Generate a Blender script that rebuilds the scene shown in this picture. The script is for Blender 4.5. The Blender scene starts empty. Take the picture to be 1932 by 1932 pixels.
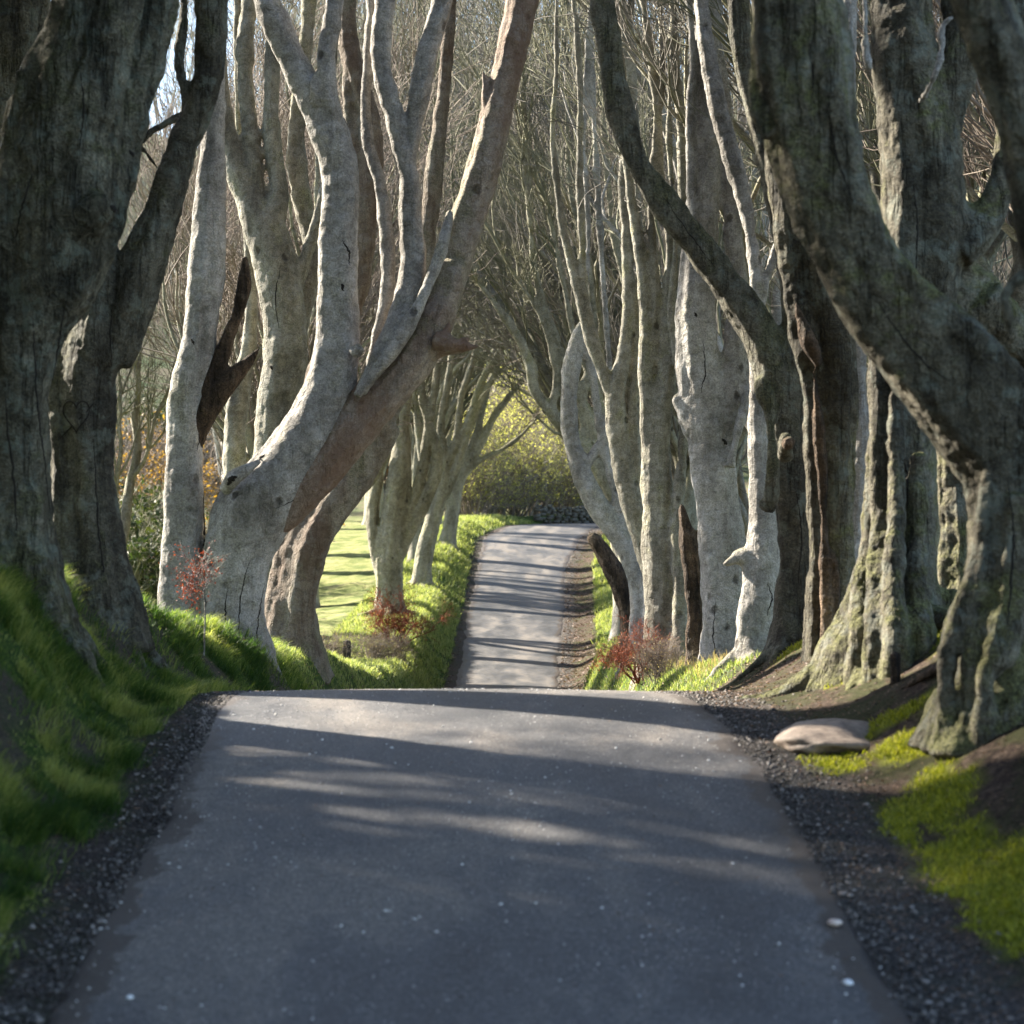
import bpy, math, random
import numpy as np
from mathutils import Vector
rng = np.random.default_rng(7)
random.seed(7)
S = bpy.context.scene
COL = S.collection
# ------------------------------------------------------------------ camera
FP = 3773.6            # focal length in units of a 1932 px wide picture
HZ = 1085.0            # horizon row
cam = bpy.data.objects.new('camera', bpy.data.cameras.new('camera'))
COL.objects.link(cam); S.camera = cam
cam.location = (0, 0, 0); cam.rotation_euler = (math.radians(90), 0, 0)
cam.data.sensor_width = 36; cam.data.lens = 36 * FP / 1932
cam.data.shift_y = (HZ - 966) / 1932
cam.data.clip_end = 3000; cam.data.clip_start = 0.1
cam.data.dof.use_dof = True; cam.data.dof.focus_distance = 34; cam.data.dof.aperture_fstop = 1.9
# ------------------------------------------------------------------ light
SUN_AZ = math.radians(33)      # degrees beyond due left
SUN_EL = math.radians(31)
sv = Vector((-math.cos(SUN_AZ) * math.cos(SUN_EL), math.sin(SUN_AZ) * math.cos(SUN_EL), math.sin(SUN_EL)))
W = bpy.data.worlds.new('World'); S.world = W; W.use_nodes = True
nt = W.node_tree
sky = nt.nodes.new('ShaderNodeTexSky'); sky.sky_type = 'NISHITA'; sky.sun_disc = False
sky.sun_elevation = SUN_EL
sky.sun_rotation = math.atan2(sv.x, sv.y)
sky.air_density = 1.0; sky.dust_density = 0.8; sky.ozone_density = 1.0
bg = nt.nodes['Background']; bg.inputs[1].default_value = 0.085
nt.links.new(sky.outputs[0], bg.inputs[0])
sl = bpy.data.lights.new('sun', 'SUN'); sl.energy = 5.0; sl.angle = math.radians(0.8); sl.color = (1.0, 0.91, 0.77)
so = bpy.data.objects.new('sun', sl); COL.objects.link(so)
so.rotation_euler = sv.to_track_quat('Z', 'Y').to_euler()
S.view_settings.view_transform = 'Standard'; S.view_settings.look = 'None'
S.view_settings.exposure = 2.5; S.view_settings.gamma = 1.0
S.render.engine = 'CYCLES'
S.cycles.max_bounces = 5; S.cycles.diffuse_bounces = 3; S.cycles.glossy_bounces = 2
S.cycles.transmission_bounces = 2; S.cycles.transparent_max_bounces = 4
S.cycles.caustics_reflective = False; S.cycles.caustics_refractive = False

# ------------------------------------------------------------------ helpers
def P(px, py, d):
    return np.array([(px - 966) * d / FP, d, (HZ - py) * d / FP])
def hash2(ix, iy, s):
    h = (ix * 374761393 + iy * 668265263 + s * 1442695041) & 0xffffffff
    h = ((h ^ (h >> 13)) * 1274126177) & 0xffffffff
    return ((h ^ (h >> 16)) & 0xffff) / 65535.0
def vnoise(x, y, s=0):
    x = np.asarray(x, float); y = np.asarray(y, float)
    ix = np.floor(x).astype(np.int64); iy = np.floor(y).astype(np.int64)
    fx = x - ix; fy = y - iy; fx = fx * fx * (3 - 2 * fx); fy = fy * fy * (3 - 2 * fy)
    a = hash2(ix, iy, s); b = hash2(ix + 1, iy, s); c = hash2(ix, iy + 1, s); d = hash2(ix + 1, iy + 1, s)
    return (a * (1 - fx) + b * fx) * (1 - fy) + (c * (1 - fx) + d * fx) * fy
def fbm(x, y, o=4, s=0):
    r = 0; a = 0.5; t = 0
    for k in range(o):
        r = r + a * vnoise(x * 2 ** k, y * 2 ** k, s + k); t += a; a *= 0.5
    return r / t
def sst(t):
    t = np.clip(t, 0, 1); return t * t * (3 - 2 * t)
def tag(o, label=None, cat=None, group=None, kind=None):
    if label: o['label'] = label
    if cat: o['category'] = cat
    if group: o['group'] = group
    if kind: o['kind'] = kind
    return o
def empty(name, loc, label, cat, group=None):
    o = bpy.data.objects.new(name, None); COL.objects.link(o); o.location = loc
    o.empty_display_size = 0.3
    return tag(o, label, cat, group)
def mesh_np(name, V, F, mat, smooth=True, attrs=None):
    """V (n,3); F list of (m,k) int arrays"""
    me = bpy.data.meshes.new(name)
    V = np.asarray(V, np.float32)
    me.vertices.add(len(V)); me.vertices.foreach_set('co', V.ravel())
    Fs = [np.asarray(f, np.int32) for f in F if len(f)]
    nl = sum(f.size for f in Fs); npoly = sum(len(f) for f in Fs)
    me.loops.add(nl); me.polygons.add(npoly)
    me.loops.foreach_set('vertex_index', np.concatenate([f.ravel() for f in Fs]))
    ls = []; off = 0
    for f in Fs:
        ls.append(off + np.arange(len(f)) * f.shape[1]); off += f.size
    me.polygons.foreach_set('loop_start', np.concatenate(ls).astype(np.int32))
    if attrs:
        for k, v in attrs.items():
            a = me.attributes.new(k, 'FLOAT', 'POINT'); a.data.foreach_set('value', np.asarray(v, np.float32))
    me.update(calc_edges=True)
    if smooth: me.polygons.foreach_set('use_smooth', np.ones(npoly, bool))
    if mat: me.materials.append(mat)
    return me
def link(name, me, parent=None, loc=None):
    o = bpy.data.objects.new(name, me); COL.objects.link(o)
    if parent: o.parent = parent
    if loc is not None: o.location = loc
    return o
def tubes(Pts, R, sides, cap=False):
    """Pts (N,K,3), R (N,K) -> V, F"""
    N, K, _ = Pts.shape
    T = np.gradient(Pts, axis=1); T /= np.linalg.norm(T, axis=2, keepdims=True) + 1e-9
    mean = T.mean(1); ax = np.argmin(np.abs(mean), axis=1); ref = np.eye(3)[ax][:, None, :]
    A = np.cross(T, ref); A /= np.linalg.norm(A, axis=2, keepdims=True) + 1e-9
    B = np.cross(T, A)
    th = np.arange(sides) * 2 * math.pi / sides
    V = Pts[:, :, None, :] + R[:, :, None, None] * (np.cos(th)[:, None] * A[:, :, None, :] + np.sin(th)[:, None] * B[:, :, None, :])
    base = (np.arange(N) * K * sides)[:, None, None]; k = (np.arange(K - 1) * sides)[None, :, None]; j = np.arange(sides)[None, None, :]
    j2 = (j + 1) % sides
    a = base + k + j; b = base + k + j2; c = b + sides; d = a + sides
    return V.reshape(-1, 3), np.stack([a, b, c, d], -1).reshape(-1, 4)
class MB:
    def __init__(s): s.V = []; s.F = {}; s.n = 0
    def add(s, V, F):
        s.V.append(V); F = np.asarray(F); s.F.setdefault(F.shape[1], []).append(F + s.n); s.n += len(V)
    def mesh(s, name, mat, smooth=True):
        return mesh_np(name, np.concatenate(s.V), [np.concatenate(f) for f in s.F.values()], mat, smooth)
def catmull(pts, per):
    p = np.asarray(pts, float); n = len(p)
    ext = np.vstack([2 * p[0] - p[1], p, 2 * p[-1] - p[-2]])
    out = []
    for i in range(n - 1):
        p0, p1, p2, p3 = ext[i:i + 4]; t = np.linspace(0, 1, per, endpoint=False)[:, None]
        out.append(0.5 * (2 * p1 + (p2 - p0) * t + (2 * p0 - 5 * p1 + 4 * p2 - p3) * t ** 2 + (3 * p1 - p0 - 3 * p2 + p3) * t ** 3))
    out.append(p[-1:]); return np.vstack(out)

# ------------------------------------------------------------------ terrain functions
yk = np.array([-30, 0, 9.86, 12, 14.3, 16, 18, 20, 22, 27, 34, 45, 60, 68, 80, 93, 106, 118, 130, 145, 170, 250, 1200.])
zk = np.array([-4.6, -3.1, -2.21, -1.94, -1.58, -1.36, -1.20, -1.15, -1.30, -1.80, -2.45, -3.25, -3.95, -3.98, -3.08, -1.65, .32, 2.18, 3.25, 3.8, 4.2, 5, 6.])
xlk = np.array([-2.4, -2.4, -2.43, -2.47, -2.48, -2.57, -2.75, -2.84, -2.8, -2.6, -2.5, -2.3, -2.1, -2.06, -2.02, -2.02, -1.9, -1.77, -0.13, 5.5, 30, 130, 900.])
xrk = np.array([2.1, 2.1, 2.08, 2.05, 2.02, 1.95, 1.9, 1.7, 1.6, 1.6, 1.6, 1.6, 1.6, 1.55, 1.92, 2.42, 2.8, 4.0, 5.7, 15, 50, 190, 1100.])
def smooth_interp(y, xk, vk):
    y = np.asarray(y, float); r = 0
    for o, w in ((-1.2, .2), (-.6, .2), (0, .2), (.6, .2), (1.2, .2)):
        r = r + w * np.interp(y + o, xk, vk)
    return r
def road(y): return smooth_interp(y, yk, xlk), smooth_interp(y, yk, xrk), smooth_interp(y, yk, zk)
bLy = [-30, 9, 14, 18, 21, 24, 27, 31, 34, 45, 62, 78, 95, 110, 125, 200]; bLh = [1.4, 1.45, 1.6, 1.55, 1.25, 1.0, .9, 1.0, 1.25, 1.1, 1.3, 1.5, .8, .75, .4, .2]
bRy = [-30, 9, 12, 15, 19, 22, 24, 27, 32, 37, 44, 60, 80, 110, 125, 200]; bRh = [.7, .6, .7, .85, .75, .75, .65, .6, .68, 1.1, 1.45, 1.65, .8, .6, .3, .2]
def G(x, y, noise=True):
    x = np.asarray(x, float); y = np.asarray(y, float)
    xl, xr, z = road(y)
    u = xl - x; v = x - xr
    hl = np.interp(y, bLy, bLh); hr = np.interp(y, bRy, bRh)
    far = sst((y - 26) / 20)
    zl = hl * sst((u - np.interp(y, [21, 26, 50, 70], [.45, .08, .1, .35])) / np.interp(y, [21, 26, 50, 70], [1.7, .85, .9, 1.5])) - 0.9 * sst((u - 3.2) / 6) * (1 - .5 * far)
    zr_ = hr * sst((v - np.interp(y, [22, 30, 62, 80], [.55, .2, .25, .5])) / np.interp(y, [22, 30, 62, 80], [1.9, .8, 1.0, 2.6])) + .35 * sst((v - 2.2) / 4)
    out = z + np.where(u > 0, zl, 0) + np.where(v > 0, zr_, 0)
    inside = (u < 0) & (v < 0)
    wdt = (xr - xl) / 2
    out = out - np.where(inside, 0.03, 0)
    if noise:
        am = sst((np.maximum(u, v) - .1) / 1.2)
        sc = np.clip(y / 60, 1, 6)
        out = out + am * (.20 * (fbm(x * .9, y * .9, 4, 3) - .5) + .09 * (fbm(x * 3.4, y * 3.4, 3, 9) - .5)) + (1 - am) * .02 * (fbm(x * 6, y * 6, 2, 5) - .5)
        out = out + sst((np.maximum(u, v) - 12) / 60) * (2.0 * (fbm(x * .03, y * .03, 3, 12) - .5)) * np.clip(y / 100, 0, 1)
    hill = 50 * sst((y - 135) / 260) * (1 + .35 * sst(-x / 60)) + 22 * sst((-x - 22) / 90) * sst((y - 40) / 120)
    return out + hill
def hit(px, py, dmax=400, dmin=6):
    d = np.exp(np.linspace(math.log(dmin), math.log(dmax), 4000))
    x = (px - 966) * d / FP; z = (HZ - py) * d / FP
    g = G(x, d); below = np.nonzero(g >= z)[0]
    i = below[0] if len(below) else len(d) - 1
    return np.array([x[i], d[i], g[i]])

# ------------------------------------------------------------------ materials
def newmat(name):
    m = bpy.data.materials.new(name); m.use_nodes = True
    t = m.node_tree; return m, t, t.nodes, t.links, t.nodes['Principled BSDF']
def N(t, kind, **kw):
    n = t.nodes.new(kind)
    for k, v in kw.items():
        if hasattr(n, k): setattr(n, k, v)
        else: n.inputs[k].default_value = v
    return n
def ramp(t, fac, stops):
    r = t.nodes.new('ShaderNodeValToRGB'); e = r.color_ramp.elements
    while len(e) < len(stops): e.new(0.5)
    for i, (p, c) in enumerate(stops):
        e[i].position = p; e[i].color = (*c, 1) if len(c) == 3 else c
    t.links.new(fac, r.inputs[0]); return r.outputs[0]
def mix(t, fac, a, b, typ='MIX'):
    m = t.nodes.new('ShaderNodeMix'); m.data_type = 'RGBA'; m.blend_type = typ
    for s, v in ((0, fac), (6, a), (7, b)):
        if hasattr(v, 'links') or isinstance(v, bpy.types.NodeSocket): t.links.new(v, m.inputs[s])
        else: m.inputs[s].default_value = v if s == 0 else (*v, 1)
    return m.outputs[2]
def noise(t, co, scale, detail=5, rough=.6, dist=0):
    n = N(t, 'ShaderNodeTexNoise', Scale=scale, Detail=detail, Roughness=rough, Distortion=dist)
    t.links.new(co, n.inputs['Vector']); return n.outputs[0]
def mapped(t, co, sc, loc=(0, 0, 0)):
    m = t.nodes.new('ShaderNodeMapping'); m.inputs['Scale'].default_value = sc; m.inputs['Location'].default_value = loc
    t.links.new(co, m.inputs[0]); return m.outputs[0]
def mathn(t, op, a, b=0.0, clamp=False):
    m = t.nodes.new('ShaderNodeMath'); m.operation = op; m.use_clamp = clamp
    for i, v in enumerate((a, b)):
        if isinstance(v, bpy.types.NodeSocket): t.links.new(v, m.inputs[i])
        else: m.inputs[i].default_value = v
    return m.outputs[0]
def bump(t, h, strength, dist, normal=None):
    b = t.nodes.new('ShaderNodeBump'); b.inputs['Strength'].default_value = strength; b.inputs['Distance'].default_value = dist
    t.links.new(h, b.inputs['Height'])
    if normal: t.links.new(normal, b.inputs['Normal'])
    return b.outputs[0]

def bark(name, dark, mid, light, moss=.25, mosscol=(.10, .12, .025), lich=.35, lichcol=(.30, .34, .28), rough=1.0, seed=0.0, red=0.0, redcol=(.22, .135, .095), st=1.0):
    m, t, ns, L, bs = newmat(name)
    co = ns.new('ShaderNodeTexCoord').outputs['Object']
    co = mapped(t, co, (1, 1, 1), (seed, seed * 1.7, seed * .6))
    big = noise(t, mapped(t, co, (1, 1, .45)), 1.3, 3, .62, .3)
    streak = noise(t, mapped(t, co, (6, 6, .6)), 1.7, 4, .65, .3)
    fine = noise(t, co, 42, 2, .7)
    mid_n = noise(t, mapped(t, co, (1, 1, 1.15)), 7, 5, .72, .6)
    ln = noise(t, co, 3.2, 5, .75)
    c = ramp(t, big, [(.34, dark), (.5, mid), (.66, light)])
    c = mix(t, mathn(t, 'MULTIPLY', ramp(t, streak, [(.36, (1, 1, 1)), (.50, (0, 0, 0))]), .6 * st), c, tuple(v * .30 for v in dark))
    c = mix(t, .35 + .3 * st, c, ramp(t, fine, [(.34, (.38, .38, .36)), (.5, (1, 1, 1)), (.66, (1.7, 1.7, 1.7))]), 'MULTIPLY')
    vk = N(t, 'ShaderNodeTexVoronoi', Scale=2.1); L.new(mapped(t, co, (1, 1, .7)), vk.inputs['Vector'])
    knot = mathn(t, 'ADD', vk.outputs['Distance'], mathn(t, 'MULTIPLY', mid_n, .12))
    kn = ramp(t, knot, [(.13, (0, 0, 0)), (.19, (1, 1, 1))])
    c = mix(t, mathn(t, 'MULTIPLY', mathn(t, 'SUBTRACT', 1.0, kn), .7), c, (.03, .024, .018))
    c = mix(t, .5 + .3 * st, c, ramp(t, mid_n, [(.36, (.45, .45, .42)), (.52, (1, 1, 1)), (.68, (1.45, 1.45, 1.45))]), 'MULTIPLY')
    if red:
        c = mix(t, mathn(t, 'MULTIPLY', ramp(t, big, [(.36, (1, 1, 1)), (.60, (.2, .2, .2))]), red), c, redcol)
    c = mix(t, mathn(t, 'MULTIPLY', ramp(t, ln, [(.53, (0, 0, 0)), (.60, (1, 1, 1))]), lich), c, lichcol)
    geo = ns.new('ShaderNodeNewGeometry'); sep = ns.new('ShaderNodeSeparateXYZ'); L.new(geo.outputs['Normal'], sep.inputs[0])
    mn = mathn(t, 'ADD', mathn(t, 'MULTIPLY', big, .6), mathn(t, 'MULTIPLY', mathn(t, 'SUBTRACT', 1.0, ln), .4))
    mm = mathn(t, 'ADD', mn, mathn(t, 'MULTIPLY', sep.outputs[2], .16))
    mf = mathn(t, 'MULTIPLY', ramp(t, mm, [(.58 - .16 * moss, (0, 0, 0)), (.68 - .16 * moss, (1, 1, 1))]), min(1, .35 + moss * .7))
    mc = ramp(t, fine, [(.35, tuple(v * .40 for v in mosscol)), (.65, tuple(v * 1.6 for v in mosscol))])
    c = mix(t, mf, c, mc)
    L.new(c, bs.inputs['Base Color']); bs.inputs['Roughness'].default_value = .85; bs.inputs['Specular IOR Level'].default_value = .25
    h1 = mathn(t, 'MULTIPLY', ramp(t, streak, [(.34, (0, 0, 0)), (.48, (.8, .8, .8)), (.7, (1, 1, 1))]), .055 * rough * st)
    h2 = mathn(t, 'MULTIPLY', mid_n, .075 * rough)
    h3 = mathn(t, 'ADD', mathn(t, 'MULTIPLY', fine, .010 * rough), mathn(t, 'MULTIPLY', kn, .03))
    L.new(bump(t, mathn(t, 'ADD', h1, mathn(t, 'ADD', h2, h3)), 1.0, 1.0), bs.inputs['Normal'])
    return m
M = {}
M['near'] = bark('bark_lichened', (.042, .040, .027), (.112, .104, .075), (.21, .198, .152), .42, (.055, .058, .014), .50, (.14, .165, .135), 1.3, 0)
M['heart'] = bark('bark_grey_olive', (.042, .037, .027), (.095, .087, .064), (.15, .14, .11), .34, (.065, .066, .02), .45, (.17, .185, .15), 1.1, 3, st=.8)
M['pale'] = bark('bark_silver', (.155, .142, .126), (.275, .258, .236), (.40, .38, .355), .22, (.15, .135, .06), .3, (.45, .44, .42), .75, 5, st=.3)
M['red'] = bark('bark_rust_tinted', (.13, .10, .078), (.235, .195, .16), (.33, .29, .25), .30, (.11, .105, .04), .3, (.33, .31, .28), .8, 8, .55, st=.4)
M['olive'] = bark('bark_olive_grey', (.115, .104, .080), (.215, .200, .160), (.32, .30, .25), .3, (.17, .165, .06), .3, (.38, .37, .32), .8, 11, st=.35)
M['right'] = bark('bark_mossy_grey', (.050, .044, .030), (.118, .106, .076), (.21, .19, .145), .44, (.095, .10, .022), .42, (.18, .20, .165), 1.2, 14, st=.8)
M['far'] = bark('bark_far_olive', (.16, .148, .108), (.26, .242, .185), (.36, .34, .27), .35, (.19, .185, .07), .25, (.40, .40, .33), .7, 17, st=.3)
M['torn'] = bark('torn_brown_wood', (.035, .024, .016), (.10, .066, .042), (.24, .17, .115), .02, (.08, .08, .03), .15, (.3, .24, .19), 2.2, 21)
M['brownish'] = bark('bark_brown_grey', (.08, .068, .052), (.16, .14, .11), (.24, .22, .18), .2, (.09, .09, .03), .25, (.27, .26, .23), 1.0, 9, .3, st=.5)
m, t, ns, L, bs = newmat('hollow_and_shade_dark'); bs.inputs['Base Color'].default_value = (.012, .009, .006, 1); bs.inputs['Roughness'].default_value = 1; M['hollow'] = m
def twigmat(name, a, b):
    m, t, ns, L, bs = newmat(name)
    co = ns.new('ShaderNodeTexCoord').outputs['Object']
    L.new(ramp(t, noise(t, co, 1.1, 3), [(.4, a), (.6, b)]), bs.inputs['Base Color']); bs.inputs['Roughness'].default_value = .8
    bs.inputs['Specular IOR Level'].default_value = .2
    return m
M['twig'] = twigmat('twigs_grey', (.11, .10, .085), (.23, .21, .185))
M['twig2'] = twigmat('twigs_brown', (.12, .095, .078), (.23, .19, .155))
M['twigg'] = twigmat('twigs_olive', (.11, .11, .07), (.23, .22, .15))
M['redtwig'] = twigmat('twigs_red', (.16, .05, .03), (.26, .10, .05))

# ground material
m, t, ns, L, bs = newmat('ground_soil_grass')
co = ns.new('ShaderNodeTexCoord').outputs['Object']
def attr(t, n): a = t.nodes.new('ShaderNodeAttribute'); a.attribute_name = n; return a.outputs['Fac']
n1 = noise(t, co, 1.3, 8, .7); n2 = noise(t, co, 14, 6, .7); n3 = noise(t, co, 60, 4, .75)
dirt = ramp(t, n2, [(.34, (.018, .012, .009)), (.5, (.058, .040, .030)), (.66, (.125, .092, .070))])
dirt = mix(t, mathn(t, 'MULTIPLY', ramp(t, n1, [(.46, (0, 0, 0)), (.56, (1, 1, 1))]), .7), dirt, (.035, .045, .012))
dirt = mix(t, .8, dirt, ramp(t, n3, [(.36, (.4, .38, .36)), (.52, (1, 1, 1)), (.66, (1.9, 1.8, 1.7))]), 'MULTIPLY')
grs = ramp(t, n2, [(.3, (.012, .028, .006)), (.5, (.035, .07, .012)), (.7, (.09, .11, .02))])
mos = ramp(t, n3, [(.3, (.07, .085, .010)), (.5, (.19, .21, .018)), (.7, (.33, .34, .035))])
grav = ramp(t, n3, [(.34, (.015, .014, .014)), (.5, (.06, .055, .055)), (.66, (.2, .185, .18))])
fld = ramp(t, noise(t, co, .9, 8, .7), [(.40, (.10, .13, .035)), (.5, (.17, .19, .06)), (.60, (.25, .24, .11))])
hl = ramp(t, noise(t, co, .16, 9, .75), [(.38, (.06, .085, .03)), (.47, (.12, .13, .06)), (.55, (.17, .13, .085)), (.64, (.08, .13, .05))])
c = mix(t, attr(t, 'grav'), dirt, grav)
c = mix(t, attr(t, 'grass'), c, grs)
fld = mix(t, .6, fld, ramp(t, n2, [(.36, (.5, .5, .5)), (.5, (1, 1, 1)), (.64, (1.5, 1.45, 1.3))]), 'MULTIPLY')
c = mix(t, attr(t, 'field'), c, fld)
c = mix(t, attr(t, 'hill'), c, hl)
c = mix(t, attr(t, 'moss'), c, mos)
L.new(c, bs.inputs['Base Color']); bs.inputs['Roughness'].default_value = .95; bs.inputs['Specular IOR Level'].default_value = .15
L.new(bump(t, n3, .8, .02, bump(t, n2, .8, .06)), bs.inputs['Normal'])
M['ground'] = m
# asphalt
m, t, ns, L, bs = newmat('asphalt')
co = ns.new('ShaderNodeTexCoord').outputs['Object']
n1 = noise(t, mapped(t, co, (1, .35, 1)), .9, 6, .6); n2 = noise(t, co, 90, 3, .8); n4 = noise(t, co, 7, 5, .7)
c = ramp(t, n1, [(.38, (.045, .047, .052)), (.5, (.075, .074, .076)), (.60, (.135, .122, .110))])
c = mix(t, .85, c, ramp(t, n2, [(.34, (.30, .30, .32)), (.52, (1, 1, 1)), (.66, (2.6, 2.5, 2.4))]), 'MULTIPLY')
c = mix(t, .6, c, ramp(t, n4, [(.36, (.75, .75, .75)), (.6, (1.15, 1.15, 1.12))]), 'MULTIPLY')
v = N(t, 'ShaderNodeTexVoronoi', Scale=26.0); L.new(co, v.inputs['Vector'])
sp = ramp(t, v.outputs['Distance'], [(.12, (1, 1, 1)), (.2, (0, 0, 0))])
c = mix(t, mathn(t, 'MULTIPLY', sp, .75), c, (.36, .34, .32))
c = mix(t, .7, c, ramp(t, noise(t, co, 30, 3, .8), [(.38, (.6, .6, .62)), (.5, (1, 1, 1)), (.64, (1.6, 1.55, 1.5))]), 'MULTIPLY')
edge = attr(t, 'edge')
ef = ramp(t, mathn(t, 'ADD', edge, mathn(t, 'MULTIPLY', noise(t, co, 3.5, 5, .7), .9)), [(.95, (0, 0, 0)), (1.25, (1, 1, 1))])
c = mix(t, mathn(t, 'MULTIPLY', ef, .9), c, (.050, .038, .030))
L.new(c, bs.inputs['Base Color'])
L.new(ramp(t, n1, [(.35, (.42, .42, .42)), (.6, (.62, .62, .62))]), bs.inputs['Roughness'])
L.new(bump(t, n2, .9, .010, bump(t, n4, .3, .025)), bs.inputs['Normal'])
M['asphalt'] = m
# vegetation with tint attribute and translucency
def leafmat(name, a, b, c3, tr=.45):
    m, t, ns, L, bs = newmat(name)
    col = ramp(t, attr(t, 'tint'), [(0, a), (.5, b), (1, c3)])
    L.new(col, bs.inputs['Base Color']); bs.inputs['Roughness'].default_value = .6; bs.inputs['Specular IOR Level'].default_value = .3
    tl = ns.new('ShaderNodeBsdfTranslucent'); L.new(mix(t, 1, col, (1.5, 1.6, .8), 'MULTIPLY'), tl.inputs[0])
    mx = ns.new('ShaderNodeMixShader'); mx.inputs[0].default_value = tr
    L.new(bs.outputs[0], mx.inputs[1]); L.new(tl.outputs[0], mx.inputs[2]); L.new(mx.outputs[0], ns['Material Output'].inputs[0])
    return m
M['grass'] = leafmat('grass_blades', (.022, .055, .014), (.085, .145, .026), (.36, .37, .13), .45)
M['verge'] = leafmat('verge_grass', (.045, .085, .026), (.15, .195, .055), (.38, .38, .18), .42)
M['mossblade'] = leafmat('moss_tufts', (.09, .11, .012), (.25, .26, .022), (.44, .41, .055), .35)
M['straw'] = leafmat('dry_grass', (.16, .10, .06), (.30, .22, .13), (.45, .36, .22), .35)
M['redleaf'] = leafmat('red_leaves', (.10, .018, .014), (.20, .035, .022), (.28, .10, .05), .25)
M['yleaf'] = leafmat('young_leaves', (.20, .20, .07), (.33, .32, .12), (.46, .43, .20), .6)
M['dkleaf'] = leafmat('evergreen_leaves', (.02, .035, .012), (.04, .06, .02), (.08, .09, .03), .2)
M['orleaf'] = leafmat('orange_leaves', (.20, .10, .02), (.32, .17, .03), (.40, .25, .06), .3)
M['litter'] = leafmat('leaf_litter', (.045, .025, .018), (.12, .07, .045), (.26, .17, .12), .1)
def stonemat(name, a, b, rough=.7):
    m, t, ns, L, bs = newmat(name)
    co = ns.new('ShaderNodeTexCoord').outputs['Object']
    L.new(ramp(t, noise(t, co, 9, 6, .7), [(.35, a), (.65, b)]), bs.inputs['Base Color']); bs.inputs['Roughness'].default_value = rough
    L.new(bump(t, noise(t, co, 30, 5, .7), .6, .01), bs.inputs['Normal'])
    return m
M['gravel'] = leafmat('gravel_stones', (.022, .019, .017), (.085, .075, .068), (.28, .25, .23), 0)
M['glint_chips'] = leafmat('glint_white_chippings', (.10, .10, .10), (.30, .29, .28), (.80, .78, .75), 0)
M['boulder'] = stonemat('boulder_stone', (.12, .09, .07), (.30, .24, .19))
M['pebble'] = stonemat('pale_pebble', (.45, .33, .27), (.7, .58, .5))
M['white'] = stonemat('white_pebble', (.6, .6, .6), (.85, .85, .85))
M['wallstone'] = stonemat('wall_stone', (.035, .035, .028), (.13, .12, .10))
M['post'] = stonemat('post_wood', (.02, .018, .015), (.08, .07, .055), .9)

# ------------------------------------------------------------------ ground
mossblobs = []   # world x, y, rx, ry
for (px, py, rx, ry) in ((1700, 1560, .13, .4), (1830, 1590, .16, .4), (1920, 1640, .2, .5), (1850, 1345, .25, .25), (1700, 1350, .25, .2), (1745, 1530, .20, .6), (1775, 1500, .2, .5), (1860, 1670, .26, .55), (1800, 1640, .2, .5), (1895, 1740, .16, .5), (1580, 1442, .26, .33), (1690, 1410, .22, .3), (1780, 1388, .4, .25), (1620, 1395, .12, .2),
                         (1650, 1245, .4, .35), (1600, 1212, .3, .4), (1720, 1205, .45, .4), (1800, 1190, .3, .4), (1520, 1210, .3, .3), (1900, 1330, .3, .3), (1780, 1320, .15, .3),
                         (1680, 1170, .5, .5)):
    p = hit(px, py); mossblobs.append((p[0], p[1], rx, ry))
def mosk(x, y):
    r = np.zeros_like(x) - 2.0
    for (bx, by, rx, ry) in mossblobs:
        q = 1.15 - np.hypot((x - bx) / rx, (y - by) / ry)
        r = np.maximum(r, q)
    return np.clip((r + 1.1 * (fbm(x * 5, y * 5, 4, 31) - .5) + .7 * (fbm(x * 17, y * 17, 3, 33) - .5)) * 1.8, 0, 1)
def masks(x, y):
    xl, xr, z = road(y); u = xl - x; v = x - xr
    nn = fbm(x * 2.2, y * 2.2, 4, 21)
    gl = sst((u - .0 - .5 * nn) / .25) * (1 - .9 * sst((fbm(x * 1.5, y * 1.1, 4, 44) - .535) / .05) * (y < 30))
    gr = sst((y - 24) / 3) * sst((v - .15 - 1.0 * sst((y - 58) / 10) - .4 * nn) / .3)
    grass = np.clip(np.where(u > 0, gl, 0) + np.where(v > 0, gr, 0), 0, 1)
    field = sst((np.maximum(u, v) - 3.2) / 2) * sst((y - 34) / 10)
    hill = sst((y - 135) / 30) + sst((-x - 26) / 14) * sst((y - 30) / 30)
    grav = np.where(u > -1, .35, 0) * (1 - grass) + np.where(v > -1, (1 - sst((v - .05 - .5 * nn) / .35)) * .7, 0)
    return grass, np.clip(field, 0, 1), np.clip(hill, 0, 1), np.clip(grav, 0, 1), mosk(x, y)
a = np.linspace(-1, 1, 421); xs = np.sinh(a * 5.8) / math.sinh(5.8) * 700
ys = np.concatenate([np.linspace(-30, 6, 25), np.exp(np.linspace(math.log(6.2), math.log(1200), 560))])
X, Y = np.meshgrid(xs, ys)
Z = G(X, Y)
g, f, h, gv, mo = masks(X, Y)
nx, ny = len(xs), len(ys)
idx = np.arange(nx * ny).reshape(ny, nx)
F = np.stack([idx[:-1, :-1], idx[:-1, 1:], idx[1:, 1:], idx[1:, :-1]], -1).reshape(-1, 4)
me = mesh_np('ground', np.stack([X, Y, Z], -1).reshape(-1, 3), [F], M['ground'], True,
             dict(grass=g.ravel(), field=f.ravel(), hill=h.ravel(), grav=gv.ravel(), moss=mo.ravel()))
tag(link('ground', me), kind='structure')
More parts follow.
